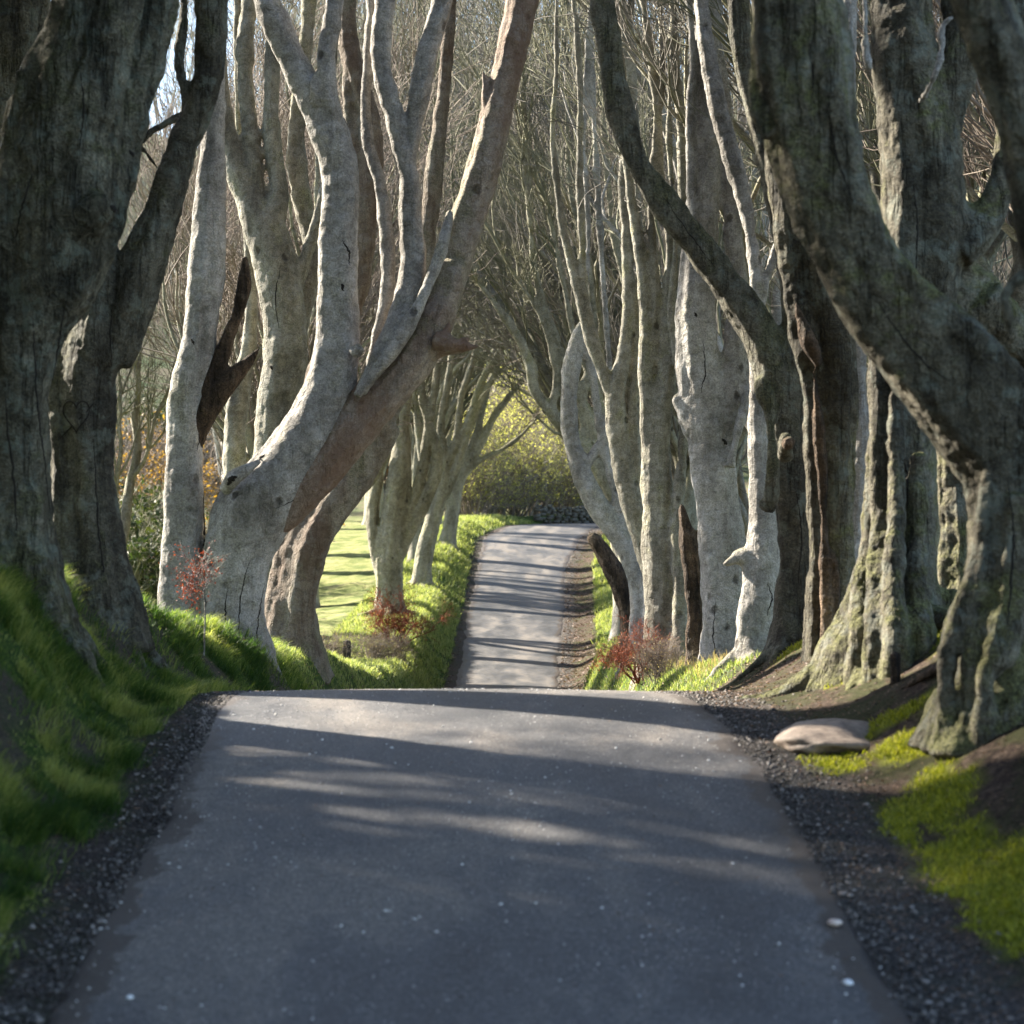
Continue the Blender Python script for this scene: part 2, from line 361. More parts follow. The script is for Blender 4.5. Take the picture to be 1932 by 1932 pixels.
# road
ysr = np.concatenate([np.linspace(-25, 6, 30), np.exp(np.linspace(math.log(6.1), math.log(260), 620))])
NX = 61; w = np.linspace(0, 1, NX)
xl, xr, zr = road(ysr)
el = .26 * (fbm(ysr * 1.1, ysr * 0, 5, 61) - .5) * 2; er = .2 * (fbm(ysr * 1.5, ysr * 0, 4, 67) - .5) * 2
XR = (xl + el)[:, None] * (1 - w) + (xr + er)[:, None] * w
YR = np.repeat(ysr[:, None], NX, 1)
crown = .035 * (1 - (2 * w - 1) ** 2)[None, :] - .03 * (np.abs(2 * w - 1) > .985)
ZR = zr[:, None] + crown + .012 * (fbm(XR * 1.2, YR * .6, 3, 5) - .5)
idx = np.arange(NX * len(ysr)).reshape(len(ysr), NX)
F = np.stack([idx[:-1, :-1], idx[:-1, 1:], idx[1:, 1:], idx[1:, :-1]], -1).reshape(-1, 4)
me = mesh_np('road', np.stack([XR, YR, ZR], -1).reshape(-1, 3), [F], M['asphalt'], True,
             dict(edge=np.repeat((np.abs(2 * w - 1) ** 6)[None, :], len(ysr), 0).ravel()))
tag(link('road', me), kind='structure')

# ------------------------------------------------------------------ branching
def unit(v): return v / (np.linalg.norm(v, axis=-1, keepdims=True) + 1e-9)
def walk(start, dirs, length, K, wig, pull, r0, r1, pullv=(0, 0, 1)):
    n = len(start); out = np.zeros((n, K, 3)); out[:, 0] = start; d = unit(dirs)
    pv = np.asarray(pullv, float)
    for k in range(1, K):
        d = unit(d + rng.normal(0, wig, (n, 3)) + pull * pv)
        out[:, k] = out[:, k - 1] + d * (length / (K - 1))[:, None]
    tt = np.linspace(0, 1, K)[None, :]
    return out, r0[:, None] * (1 - tt) + r1[:, None] * tt
def spawn(Pp, Rr, n, lo, hi, ang, lenf, K, wig, pull, rf=.55, tip=.35, lmin=.15, jit=.35, pullv=(0, 0, 1)):
    Np, K0, _ = Pp.shape
    pi = np.repeat(np.arange(Np), n); t_ = rng.uniform(lo, hi, len(pi)) * (K0 - 1)
    i = np.clip(t_.astype(int), 0, K0 - 2); fr = (t_ - i)[:, None]
    st = Pp[pi, i] * (1 - fr) + Pp[pi, i + 1] * fr
    rr = Rr[pi, i] * (1 - fr[:, 0]) + Rr[pi, i + 1] * fr[:, 0]
    tang = unit(Pp[pi, i + 1] - Pp[pi, i])
    rv = unit(np.cross(tang, rng.normal(0, 1, (len(pi), 3))))
    a_ = np.radians(rng.normal(ang, ang * .3, len(pi)))[:, None]
    dr = tang * np.cos(a_) + rv * np.sin(a_)
    Ltot = np.linalg.norm(np.diff(Pp, axis=1), axis=2).sum(1)[pi]
    Ls = np.maximum(Ltot * lenf * rng.uniform(1 - jit, 1 + jit, len(pi)), lmin)
    return walk(st, dr, Ls, K, wig, pull, rr * rf, rr * rf * tip, pullv)
def crown_mesh(Pp, Rr, spec, mat, rmin=.004, name='crown', pullv=(0, 0, 1)):
    mb = MB()
    for (n, lo, hi, ang, lenf, K, wig, pull, sides) in spec:
        Pp, Rr = spawn(Pp, Rr, n, lo, hi, ang, lenf, K, wig, pull, pullv=pullv)
        Rr = np.maximum(Rr, rmin)
        V, F = tubes(Pp, Rr, sides); mb.add(V, F)
    return mb.mesh(name, mat)

# ------------------------------------------------------------------ traced avenue trees
tex = {}
def ctex(name, size, depth=2):
    if name not in tex:
        x = bpy.data.textures.new(name, 'CLOUDS'); x.noise_scale = size; x.noise_depth = depth; tex[name] = x
    return tex[name]
def fuse(name, limbs, origin, mat, voxel, disp, lobes=.12, flare=None):
    """limbs: list of (centre (K,3), radius (K,), lobe strength). One continuous skin."""
    mb = MB(); Sd = 28
    for li, (C, R, lob) in enumerate(limbs):
        T = unit(np.gradient(C, axis=0)); ref = np.array([0, 1.0, 0])
        A = unit(np.cross(T, ref)); B = np.cross(T, A)
        th = np.arange(Sd) * 2 * math.pi / Sd
        s = np.concatenate([[0], np.cumsum(np.linalg.norm(np.diff(C, axis=0), axis=1))])
        ph = rng.uniform(0, 50)
        tw = 0.25 * s[:, None] * rng.uniform(-1, 1)
        # ridged fluting that drifts slowly along the limb
        a1 = th[None, :] + tw
        fl = (vnoise(np.cos(a1) * 2.2 + ph, np.sin(a1) * 2.2 + s[:, None] * .22 + ph, li) - .5) * 1.3
        fl += (vnoise(np.cos(a1) * 4.5 + ph, np.sin(a1) * 4.5 + s[:, None] * .5, li + 7) - .5) * .8
        rr = R[:, None] * (1 + lob * 2.0 * fl)
        V = C[:, None, :] + rr[:, :, None] * (np.cos(th)[None, :, None] * A[:, None, :] + np.sin(th)[None, :, None] * B[:, None, :])
        K = len(C); V = V.reshape(-1, 3)
        V = np.vstack([V, C[0] - T[0] * R[0] * .25, C[-1] + T[-1] * R[-1] * .5]) - origin
        k = (np.arange(K - 1) * Sd)[:, None]; j = np.arange(Sd)[None, :]; j2 = (j + 1) % Sd
        F4 = np.stack([k + j, k + j2, k + j2 + Sd, k + j + Sd], -1).reshape(-1, 4)
        jj = np.arange(Sd); e = (K - 1) * Sd
        F3 = np.concatenate([np.stack([np.full(Sd, K * Sd), (jj + 1) % Sd, jj], -1), np.stack([np.full(Sd, K * Sd + 1), e + jj, e + (jj + 1) % Sd], -1)])
        n0 = mb.n; mb.add(V, F4); mb.F.setdefault(3, []).append(F3 + n0)
    me = mb.mesh(name, None)
    o = bpy.data.objects.new(name, me); COL.objects.link(o)
    r = o.modifiers.new('r', 'REMESH'); r.mode = 'VOXEL'; r.voxel_size = voxel
    s_ = o.modifiers.new('s', 'SMOOTH'); s_.factor = .5; s_.iterations = 5
    for (sz, st) in disp:
        d = o.modifiers.new('d', 'DISPLACE'); d.texture = ctex('clouds_%g' % sz, sz, 3); d.strength = st; d.mid_level = .5; d.texture_coords = 'LOCAL'
    dg = bpy.context.evaluated_depsgraph_get(); dg.update()
    new = bpy.data.meshes.new_from_object(o.evaluated_get(dg))
    bpy.data.objects.remove(o); new.name = name
    new.materials.clear(); new.materials.append(mat)
    new.polygons.foreach_set('use_smooth', np.ones(len(new.polygons), bool))
    return new
def world_limb(pts, D):
    q = []
    for p in pts:
        dd = p[3] if len(p) > 3 else 0.0
        q.append((p[0], p[1], p[2], D + dd))
    c = catmull(q, 7); d = c[:, 3]
    C = np.stack([(c[:, 0] - 966) * d / FP, d, (HZ - c[:, 1]) * d / FP], -1)
    return C, np.maximum(c[:, 2] * d / FP, .006)
def extend_up(C, R, L=4.5, pullv=(0, 0, 1)):
    d = unit(C[-1] - C[-4])
    Pp, Rr = walk(C[-1][None], (d + np.array([0, 0, .25]))[None], np.array([L]), 8, .12, .10, R[-1:] * 1.0, R[-1:] * .35, pullv)
    return np.vstack([C, Pp[0][1:]]), np.concatenate([R, Rr[0][1:]])
def avenue_tree(label, D, limbs, mat, twig='twig', lob=.11, voxel=None, extra=(), dens=1.0, disp=None, root=True, twigs_on=True, name='beech_tree', tag_cat='tree'):
    """limbs: traced centre lines (px,py,r[,dd]); first limb starts at the ground"""
    vox = voxel or max(.018, D * .00115)
    Ws = []; tops = []; far_l = []
    first = world_limb(limbs[0], D)[0][0]
    bx, by = first[0], first[1]; bz = float(G(bx, by))
    for i, lm in enumerate(limbs):
        C, R = world_limb(lm, D)
        if D > 50: far_l.append((C[-8:], np.maximum(R[-8:], .02)))
        # a limb that starts at the ground runs a little way into it and flares
        g0 = float(G(C[0][0], C[0][1]))
        if i == 0 or C[0][2] < g0 + 1.0:
            low = np.array([C[0][0], C[0][1], min(g0, C[0][2]) - .45])
            C = np.vstack([low, C]); R = np.concatenate([[R[0] * 1.25], R])
            hgt = C[:, 2] - g0
            R = R * (1 + .28 * np.exp(-np.clip(hgt, 0, 9) / .28))
        is_top = lm[-1][1] < 10
        if is_top:
            C, R = extend_up(C, R, 5.5 if D < 30 else 5); tops.append((C[-9:], R[-9:]))
        Ws.append((C, R, lob * (1.0 if R.max() > .12 else .5)))
    if root:   # surface roots
        r0 = Ws[0][1][1]
        for a_ in np.linspace(0, 2 * math.pi, 7)[:-1] + rng.uniform(0, 1):
            s_ = np.linspace(0, 1, 7); ln = r0 * rng.uniform(1.7, 2.6)
            rx = bx + np.cos(a_) * s_ * ln; ry = by + np.sin(a_) * s_ * ln
            rz = G(rx, ry) + (.38 * r0 * 2) * np.exp(-s_ * 3.2) - .05 * s_ - .03
            Ws.append((np.stack([rx, ry, rz], -1), r0 * (.36 - .26 * s_), .1))
    e = empty(name, (bx, by, bz), label, tag_cat, 'beech trees lining the avenue')
    org = np.array([bx, by, bz])
    dsp = disp if disp is not None else [(.55, .10), (.16, .035)]
    me = fuse('trunk', Ws, org, mat, vox, dsp)
    link('trunk', me, e)
    if tops and twigs_on and D <= 50:
        Pp = np.stack([c for c, r in tops]) - org; Rr = np.stack([r for c, r in tops])
        k = dens
        spec = [(int(5 * k + .5), .35, 1, 24, .75, 8, .12, .10, 5), (6, .15, 1, 28, .5, 6, .15, .08, 4), (5, .1, 1, 32, .55, 5, .16, .05, 3), (3, .1, 1, 34, .6, 4, .18, .03, 3)]
        link('crown', crown_mesh(Pp, Rr, spec, M[twig], .004 if D < 25 else .006), e)
    if D > 50:
        Pp = np.stack([c for c, r in far_l]) - org; Rr = np.stack([r for c, r in far_l])
        Q = unit(Pp[:, -1] - Pp[:, -3]) + np.array([0, 0, .6])
        P1, R1_ = walk(Pp[:, -1], Q, rng.uniform(5, 9, len(Pp)), 8, .13, .14, Rr[:, -1] * .9, Rr[:, -1] * .3)
        spec = [(7, .05, 1, 24, .6, 8, .13, .12, 4), (5, .1, 1, 28, .5, 6, .15, .10, 3), (4, .1, 1, 30, .6, 4, .16, .08, 3)]
        cm = MB(); V, F = tubes(P1, R1_, 5); cm.add(V, F)
        Pq, Rq = np.concatenate([P1, Pp]), np.concatenate([R1_, Rr])
        for (n, lo, hi, ang, lenf, K, wig, pull, sides) in spec:
            Pq, Rq = spawn(Pq, Rq, n, lo, hi, ang, lenf, K, wig, pull); Rq = np.maximum(Rq, .008); V, F = tubes(Pq, Rq, sides); cm.add(V, F)
        link('crown', cm.mesh('crown', M[twig]), e)
    for (pname, lms, mkey, plab) in extra:
        WW = []
        for lm in lms:
            C, R = world_limb(lm, D); top = lm[-1][1] < 10
            if top: C, R = extend_up(C, R)
            WW.append((C, R, lob * 1.3))
        o = link(pname, fuse(pname, WW, org, M[mkey], vox, dsp), e)
        if plab: o['label'] = plab
    return e, org

L1 = avenue_tree('massive dark lichen-covered beech at the left edge, its trunk swelling upwards above the grass bank', 18, [
    [(15, 1075, 84), (20, 1000, 82), (18, 900, 80), (12, 760, 80), (35, 620, 92), (78, 500, 118), (100, 400, 128), (112, 320, 126), (135, 210, 108), (165, 90, 92), (185, 0, 88), (205, -120, 80)],
    [(150, 430, 40, -.38), (178, 396, 34, -.52), (192, 372, 22, -.58)],
    [(60, 330, 40, -.30), (72, 290, 36, -.42), (60, 255, 26, -.38)],
    [(30, 700, 30, -.25), (26, 640, 30, -.33), (34, 590, 22, -.33)],
    [(-70, 1080, 50, .2), (-60, 950, 50, .2), (-40, 800, 60, .1), (-10, 650, 70)],
    [(165, 470, 55, -.1), (205, 370, 42, -.1), (238, 270, 34, 0), (268, 165, 30), (292, 70, 31), (306, -20, 32), (318, -100, 28)],
    [(120, 300, 60, -.25), (170, 200, 50, -.3), (200, 100, 44, -.3), (225, 0, 40, -.3), (240, -90, 36, -.3)],
    [(60, 420, 70, .1), (50, 300, 60, .2), (85, 170, 40, .2), (112, 60, 22, .2), (120, -40, 18, .2)],
], M['near'], 'twig', lob=.15, voxel=.022, disp=[(.7, .13), (.25, .07), (.09, .025)])
L0 = avenue_tree('dark beech mostly hidden in the top left corner behind the massive lichened trunk', 23, [
    [(-90, 1060, 80), (-90, 800, 75), (-60, 500, 75), (-25, 300, 65), (10, 150, 60), (40, -20, 50), (50, -120, 46)],
    [(-60, 500, 50), (-100, 300, 50), (-120, 0, 45)]], M['near'], dens=.7)
L2 = avenue_tree('grey beech with a heart carved in its bark and one limb curving right', 21, [
    [(182, 1105, 74), (178, 1050, 66), (166, 960, 62), (162, 860, 61), (158, 780, 66), (160, 700, 66), (180, 630, 72), (180, 560, 64), (165, 480, 62), (150, 380, 60), (140, 200, 50), (150, 0, 40), (155, -90, 38)],
    [(200, 680, 44), (222, 610, 54), (250, 545, 50), (275, 480, 44), (305, 405, 34), (330, 325, 31), (352, 258, 31), (382, 188, 28), (397, 100, 27), (401, 0, 28), (404, -90, 27)],
    [(350, 240, 12), (350, 190, 12), (340, 120, 9), (345, 40, 8), (350, -40, 7)],
    [(160, 350, 40, .5), (240, 280, 12, .7), (300, 240, 7, .8), (352, 215, 4, .9)],
    [(230, 330, 14, .6), (262, 280, 7, .8), (300, 320, 4, .9)],
], M['heart'], 'twig', lob=.13, voxel=.022, disp=[(.6, .10), (.22, .05), (.08, .02)])
L34 = avenue_tree('big silver-barked beech forking low, with a rust-tinted limb leaning over the road', 27, [
    [(440, 1245, 62), (436, 1150, 58), (446, 1060, 62), (476, 975, 70), (532, 905, 66), (585, 825, 58), (618, 740, 50), (634, 650, 43), (637, 560, 39), (637, 480, 37), (641, 400, 36), (640, 320, 37), (620, 250, 40), (588, 180, 33), (556, 120, 30), (525, 50, 29), (497, -20, 26), (475, -100, 24)],
    [(342, 1175, 44), (339, 1113, 38), (346, 957, 36), (348, 800, 35), (358, 720, 35), (376, 649, 33), (390, 480, 33), (396, 340, 28), (402, 240, 21), (408, 150, 16), (412, 0, 12), (414, -60, 10)],
    [(390, 1190, 45, .1), (388, 1100, 30, .15), (384, 1020, 20, .2)],
    [(632, 270, 24), (622, 200, 21, -.15), (616, 150, 20, -.2), (616, 100, 18, -.2), (628, 40, 18, -.2), (636, -40, 17, -.2), (640, -90, 15, -.2)],
    [(680, 742, 12, -.35), (712, 690, 19, -.3), (746, 630, 25, -.25), (770, 560, 26, -.1), (778, 500, 25), (775, 420, 23), (772, 342, 20), (760, 290, 19), (740, 205, 19), (722, 140, 18), (718, 80, 18), (727, 0, 18), (735, -90, 16)],
    [(770, 330, 14), (780, 250, 16), (794, 160, 20), (808, 90, 21), (830, 20, 20), (845, -70, 18)],
    [(690, 722, 8, .3), (712, 640, 12, .3), (732, 540, 14, .3), (730, 450, 14, .3), (718, 350, 14, .3), (695, 270, 13, .3), (690, 180, 12, .3), (700, 80, 12, .3), (705, -50, 10, .3)],
    [(672, 748, 9, -.55), (700, 712, 13, -.5), (740, 660, 14, -.45), (783, 592, 13, -.4), (815, 520, 12, -.3), (838, 450, 11, -.2), (850, 400, 8, -.1)],
    [(425, 925, 12, -.45), (438, 905, 14, -.6), (462, 888, 11, -.6), (490, 870, 6, -.5)],
    [(668, 668, 12, -.45), (680, 655, 9, -.5)],
    [(608, 130, 10, -.2), (592, 160, 9, -.3), (600, 200, 12, -.2)],
], M['pale'], 'twig', lob=.07, voxel=.026, disp=[(.8, .08), (.2, .03)], root=False, extra=[
    ('leaning_limb', [
        [(470, 1075, 16, .1), (492, 1010, 34, .05), (545, 945, 47), (600, 885, 50), (655, 815, 49), (708, 758, 46), (762, 695, 46), (800, 635, 44), (830, 575, 36), (852, 520, 28), (864, 496, 20)],
        [(770, 690, 30, .2), (805, 620, 34, .2), (838, 545, 34, .2), (862, 470, 34, .2), (885, 400, 33, .2), (906, 335, 32, .2), (928, 250, 29, .2), (944, 180, 30, .2), (960, 110, 30, .2), (978, 30, 29, .2), (992, -60, 28, .2)],
        [(930, 240, 14, .1), (916, 190, 8, .1), (914, 150, 6, .1), (910, 128, 3, .1)],
        [(790, 655, 28), (830, 655, 20), (858, 656, 13), (888, 654, 7)],
        [(820, 640, 12), (838, 618, 7), (846, 606, 3)],
    ], 'red', 'rust-tinted limb leaning out over the road, with a sawn stub'),
    ('broken_stub', [[(822, 640, 19, -.35), (846, 648, 17, -.4), (868, 651, 12, -.4), (888, 656, 7, -.4), (902, 652, 2.5, -.4)], [(838, 640, 12, -.4), (845, 615, 7, -.4), (850, 600, 2, -.4)], [(862, 650, 9, -.4), (876, 640, 5, -.4), (890, 640, 2, -.4)]], 'red', 'jagged broken branch stub on the leaning limb'),
    ('torn_limb', [
        [(362, 850, 18), (380, 790, 24), (415, 735, 24), (450, 700, 16), (478, 672, 8), (490, 655, 3)],
        [(385, 745, 22), (414, 680, 18), (444, 605, 14), (461, 540, 12), (463, 485, 4)],
    ], 'torn', 'torn brown splintered limb stub between the two stems')])
L6 = avenue_tree('grey beech behind the silver forked tree, splitting into upright mossy stems', 36, [
    [(520, 1200, 50), (516, 1050, 40), (515, 900, 38), (525, 761, 38), (538, 680, 41), (535, 580, 41), (515, 480, 41), (498, 430, 38), (470, 370, 28), (445, 320, 24), (425, 240, 18), (415, 140, 15), (405, 0, 13), (402, -80, 12)],
    [(510, 440, 26), (524, 380, 21), (526, 342, 18), (516, 280, 17), (512, 205, 17), (515, 103, 14), (520, 0, 13), (525, -80, 12)],
    [(550, 580, 14), (566, 520, 12), (585, 460, 12), (603, 400, 12), (618, 330, 12), (625, 200, 10), (630, 0, 9)],
    [(498, 440, 20), (488, 380, 18), (478, 300, 17), (470, 220, 16), (462, 120, 16), (470, 0, 14), (474, -60, 12)],
    [(470, 1180, 30, 1), (450, 1000, 24, 1), (442, 870, 22, 1), (448, 760, 22, 1), (462, 690, 17, 1), (474, 600, 13, 1), (470, 480, 10, 1), (455, 360, 9, 1), (450, 200, 8, 1), (448, 0, 7, 1)],
    [(560, 640, 16, .5), (580, 560, 16, .5), (590, 480, 16, .5), (575, 400, 18, .5), (560, 300, 18, .5), (565, 180, 16, .5), (580, 60, 14, .5), (585, -60, 12, .5)],
], M['olive'], 'twigg', lob=.08)
L5 = avenue_tree('brownish beech leaning right behind the silver forked tree, roots spread at its foot', 33, [
    [(545, 1225, 52), (548, 1170, 48), (552, 1100, 42), (568, 1020, 38), (610, 950, 38), (650, 890, 37), (690, 830, 33), (730, 760, 29), (770, 640, 25), (800, 480, 19), (822, 300, 16), (840, 150, 14), (850, 0, 12), (855, -70, 11)],
    [(553, 1236, 46, -.2), (556, 1190, 42, -.2), (566, 1110, 36, -.2), (592, 1020, 36, -.2), (640, 940, 36, -.1), (692, 872, 31), (735, 800, 26)],
    [(520, 1235, 26, -.4), (530, 1180, 24, -.3), (545, 1100, 22, -.1)],
    [(600, 960, 25), (590, 850, 22), (600, 700, 22), (670, 560, 20), (690, 400, 22), (700, 250, 22), (660, 100, 20), (655, -40, 18)],
    [(680, 560, 14), (655, 430, 12), (668, 300, 12), (655, 180, 10), (660, 60, 8), (665, -30, 8)],
], M['brownish'], 'twig2', lob=.10, root=False)
# ---- right side
R0 = avenue_tree('dark limb crossing the top right corner from a beech beyond the right edge', 12.5, [
    [(2110, 1240, 95), (2090, 1050, 80), (2060, 880, 70), (2020, 700, 58), (1992, 570, 52), (1972, 440, 52), (1952, 330, 54), (1932, 225, 56), (1898, 120, 58), (1864, 30, 58), (1838, -60, 56), (1825, -120, 52)],
    [(1985, 545, 22, -.1), (1945, 520, 16, -.1), (1912, 535, 13, -.1), (1896, 565, 10, -.1), (1903, 600, 9, -.1), (1906, 635, 4, -.1)],
], M['right'], 'twig', lob=.13, voxel=.02, dens=.6, disp=[(.4, .05), (.12, .03)])
R1 = avenue_tree('huge mossy beech on the right whose thick limb sweeps diagonally up to the left', 15, [
    [(1950, 1300, 130), (1938, 1200, 114), (1936, 1100, 104), (1942, 980, 98), (1932, 880, 102), (1868, 778, 104), (1768, 668, 96), (1680, 572, 84), (1618, 480, 78), (1578, 395, 82), (1548, 300, 86), (1528, 205, 92), (1514, 100, 94), (1502, 0, 88), (1496, -100, 82)],
    [(1786, 1232, 16, -.4), (1806, 1205, 26, -.38), (1826, 1165, 34, -.33), (1848, 1120, 38, -.28), (1862, 1040, 32, -.25), (1872, 940, 30, -.22), (1888, 860, 34, -.2)],
    [(1960, 900, 80), (2020, 780, 70), (2080, 600, 60), (2120, 300, 50), (2140, -20, 45)],
    [(1858, 1275, 18, -.6), (1876, 1240, 30, -.55), (1894, 1190, 38, -.47), (1908, 1130, 42, -.36), (1914, 1040, 38, -.32), (1920, 940, 36, -.28)],
    [(1822, 1250, 12, -.5), (1842, 1222, 26, -.44), (1866, 1180, 36, -.36), (1882, 1120, 34, -.30), (1890, 1040, 30, -.27), (1896, 950, 26, -.2)],
    [(1450, 260, 14, -.1), (1432, 200, 20, .0), (1434, 130, 16, .1), (1445, 60, 20, .1)],
], M['right'], 'twig', lob=.12, voxel=.019, dens=.6, root=False, disp=[(.5, .07), (.16, .05), (.06, .018)])
R2 = avenue_tree('dark beech behind the sweeping limb, its pale fluted foot wrapped in moss', 19, [
    [(1692, 1215, 100), (1692, 1130, 80), (1696, 1050, 68), (1701, 950, 62), (1703, 850, 60), (1706, 750, 62), (1715, 650, 66), (1728, 550, 76), (1742, 450, 84), (1742, 350, 80), (1730, 250, 74), (1712, 150, 66), (1705, 50, 58), (1702, -60, 50)],
    [(1765, 430, 66), (1772, 340, 42), (1775, 260, 36), (1790, 190, 36), (1812, 110, 38), (1822, 20, 40), (1830, -80, 38)],
    [(1790, 470, 60), (1835, 430, 50), (1868, 395, 34), (1886, 340, 24), (1896, 270, 18), (1905, 180, 16), (1920, 0, 14)],
    [(1815, 1200, 40, .4), (1810, 1050, 32, .4), (1805, 900, 34, .4), (1800, 780, 42, .4), (1790, 650, 54, .3), (1830, 520, 60, .3)],
    [(1660, 1190, 26, -.9), (1652, 1100, 20, -.7), (1660, 980, 18, -.45), (1660, 860, 18, -.4), (1662, 740, 18, -.4), (1660, 640, 18, -.4)],
    [(1690, 1190, 24, -1.1), (1684, 1080, 18, -.85), (1690, 950, 17, -.6), (1688, 820, 17, -.5), (1690, 700, 16, -.5)],
    [(1730, 1190, 26, -1.0), (1728, 1090, 20, -.7), (1728, 960, 20, -.5), (1730, 860, 16, -.45)],
    [(1625, 1190, 22, -.6), (1628, 1120, 20, -.4), (1645, 1020, 18, -.3), (1650, 900, 16, -.3)],
    [(1830, 560, 60, .2), (1900, 640, 60, .4), (1980, 700, 50, .5)],
], M['right'], 'twig', lob=.14, voxel=.02, dens=.6, disp=[(.5, .08), (.14, .05)], extra=[
    ('branch', [[(1800, 30, 5, -1), (1778, 50, 7, -1), (1777, 96, 6, -1), (1765, 140, 6, -1), (1752, 168, 5, -.9), (1736, 192, 3, -.8)]], 'pale', 'pale crooked hanging branch'),
    ('branch', [[(1640, 130, 5, -1), (1633, 90, 6, -1), (1632, 30, 6, -1), (1630, -60, 6, -1)], [(1610, 110, 4, -1), (1606, 50, 5, -1), (1604, -60, 5, -1)]], 'pale', 'pale upright shoots')])
R3 = avenue_tree('slim pale beech stem with a round knob, left of the moss-wrapped trunk', 22.5, [
    [(1588, 1200, 27), (1600, 1100, 22), (1613, 1000, 19), (1620, 900, 18), (1622, 820, 17), (1619, 760, 19), (1620, 690, 16), (1621, 620, 16), (1612, 520, 16), (1600, 350, 15), (1600, 150, 14), (1605, -60, 13)],
    [(1612, 765, 14), (1600, 762, 12), (1594, 758, 9)]], M['pale'], lob=.06, dens=.6)
R5 = avenue_tree('dark hollow beech with a strip of torn brown wood down its trunk', 21, [
    [(1590, 1195, 30), (1586, 1100, 27), (1583, 1000, 28), (1580, 850, 32), (1583, 750, 35), (1578, 650, 36), (1560, 560, 40), (1540, 450, 40), (1514, 300, 38), (1502, 100, 34), (1500, -60, 30)],
    [(1545, 1190, 26), (1545, 1060, 22), (1540, 940, 22), (1540, 830, 25), (1538, 740, 28), (1520, 640, 30), (1502, 560, 26), (1490, 480, 25), (1480, 380, 26), (1468, 250, 26), (1452, 120, 24), (1440, 0, 22), (1435, -80, 20)],
], M['right'], lob=.13, dens=.6, extra=[
    ('torn_wood', [[(1562, 1240, 12, -.25), (1562, 1190, 14, -.25), (1560, 1100, 12, -.25), (1556, 1000, 11, -.22), (1553, 900, 12, -.22), (1546, 800, 13, -.28), (1540, 730, 10, -.3), (1534, 700, 5, -.3)],
                   [(1582, 1240, 9, -.25), (1580, 1185, 8, -.25), (1578, 1110, 9, -.25), (1572, 1040, 6, -.25)],
                   [(1545, 690, 9, -.3), (1528, 650, 11, -.35), (1510, 600, 8, -.3), (1500, 570, 3, -.3)]], 'torn', 'rotten brown wood showing where the bark has gone')])
R4 = avenue_tree('beech with a long S-curved limb arching from the right over to the top centre', 24, [
    [(1500, 1235, 48), (1500, 1150, 40), (1503, 1040, 37), (1497, 950, 38), (1491, 860, 41), (1486, 780, 43), (1468, 700, 44), (1422, 612, 37), (1370, 540, 31), (1318, 465, 28), (1262, 398, 27), (1210, 320, 25), (1178, 235, 25), (1156, 137, 23), (1138, 20, 23), (1130, -60, 23)],
    [(1445, 960, 18, -.2), (1456, 930, 14, -.3), (1458, 850, 12, -.35), (1450, 770, 14, -.25), (1438, 720, 18, -.1)],
    [(1488, 760, 30), (1500, 660, 30), (1500, 560, 30), (1480, 420, 30), (1440, 250, 26), (1400, 100, 22), (1390, -60, 20)],
    [(1482, 860, 16, -.75), (1482, 835, 15, -1.05), (1480, 822, 10, -1.15)],
], M['heart'], 'twig', lob=.10, dens=.7, extra=[('cut_stub', [[(1486, 838, 11, -.95), (1486, 834, 10, -1.30), (1486, 833, 5, -1.33)]], 'torn', 'sawn-off branch stub with a dark hollow')])
R6 = avenue_tree('pale beech with a pointed knee jutting left from its low trunk', 27, [
    [(1430, 1270, 42), (1430, 1200, 37), (1434, 1120, 36), (1437, 1060, 33), (1438, 980, 25), (1434, 900, 20), (1430, 820, 17), (1428, 740, 14), (1424, 660, 12), (1428, 580, 12), (1422, 490, 13), (1408, 400, 14), (1385, 310, 17), (1360, 230, 17), (1336, 110, 17), (1322, 0, 16), (1316, -70, 15)],
    [(1425, 1060, 24), (1400, 1050, 18), (1382, 1058, 11), (1366, 1066, 5)],
    [(1432, 600, 9), (1424, 520, 8), (1410, 430, 8), (1392, 365, 7), (1374, 320, 6), (1370, 250, 4)],
    [(1430, 600, 8), (1448, 530, 8), (1468, 450, 8), (1476, 370, 7), (1478, 250, 6), (1485, 100, 5), (1480, -30, 5)],
], M['pale'], 'twig', lob=.07, dens=.6)
R7 = avenue_tree('broad grey beech with a sawn stub pointing left halfway up its trunk', 32, [
    [(1372, 1270, 50), (1368, 1180, 47), (1363, 1080, 45), (1355, 980, 44), (1346, 900, 42), (1336, 820, 41), (1326, 750, 41), (1317, 680, 39), (1313, 600, 37), (1316, 520, 34), (1322, 430, 31), (1330, 340, 29), (1335, 240, 27), (1335, 120, 25), (1330, 0, 23), (1326, -80, 22)],
    [(1335, 860, 30), (1306, 800, 23), (1287, 768, 16), (1275, 750, 12)],
    [(1362, 880, 22), (1374, 790, 24), (1385, 700, 25), (1390, 620, 23), (1390, 520, 19), (1380, 400, 16), (1372, 250, 14), (1357, 100, 12), (1347, -50, 11)],
    [(1378, 880, 9, -.4), (1390, 820, 9, -.4), (1404, 768, 9, -.3), (1420, 700, 8), (1440, 600, 6)],
    [(1318, 460, 18, -.2), (1308, 380, 11, -.2), (1303, 300, 11, -.2), (1302, 200, 9, -.2), (1308, 120, 8, -.2), (1300, 0, 7, -.2), (1300, -50, 6)],
], M['pale'], 'twigg', lob=.08, dens=.8)
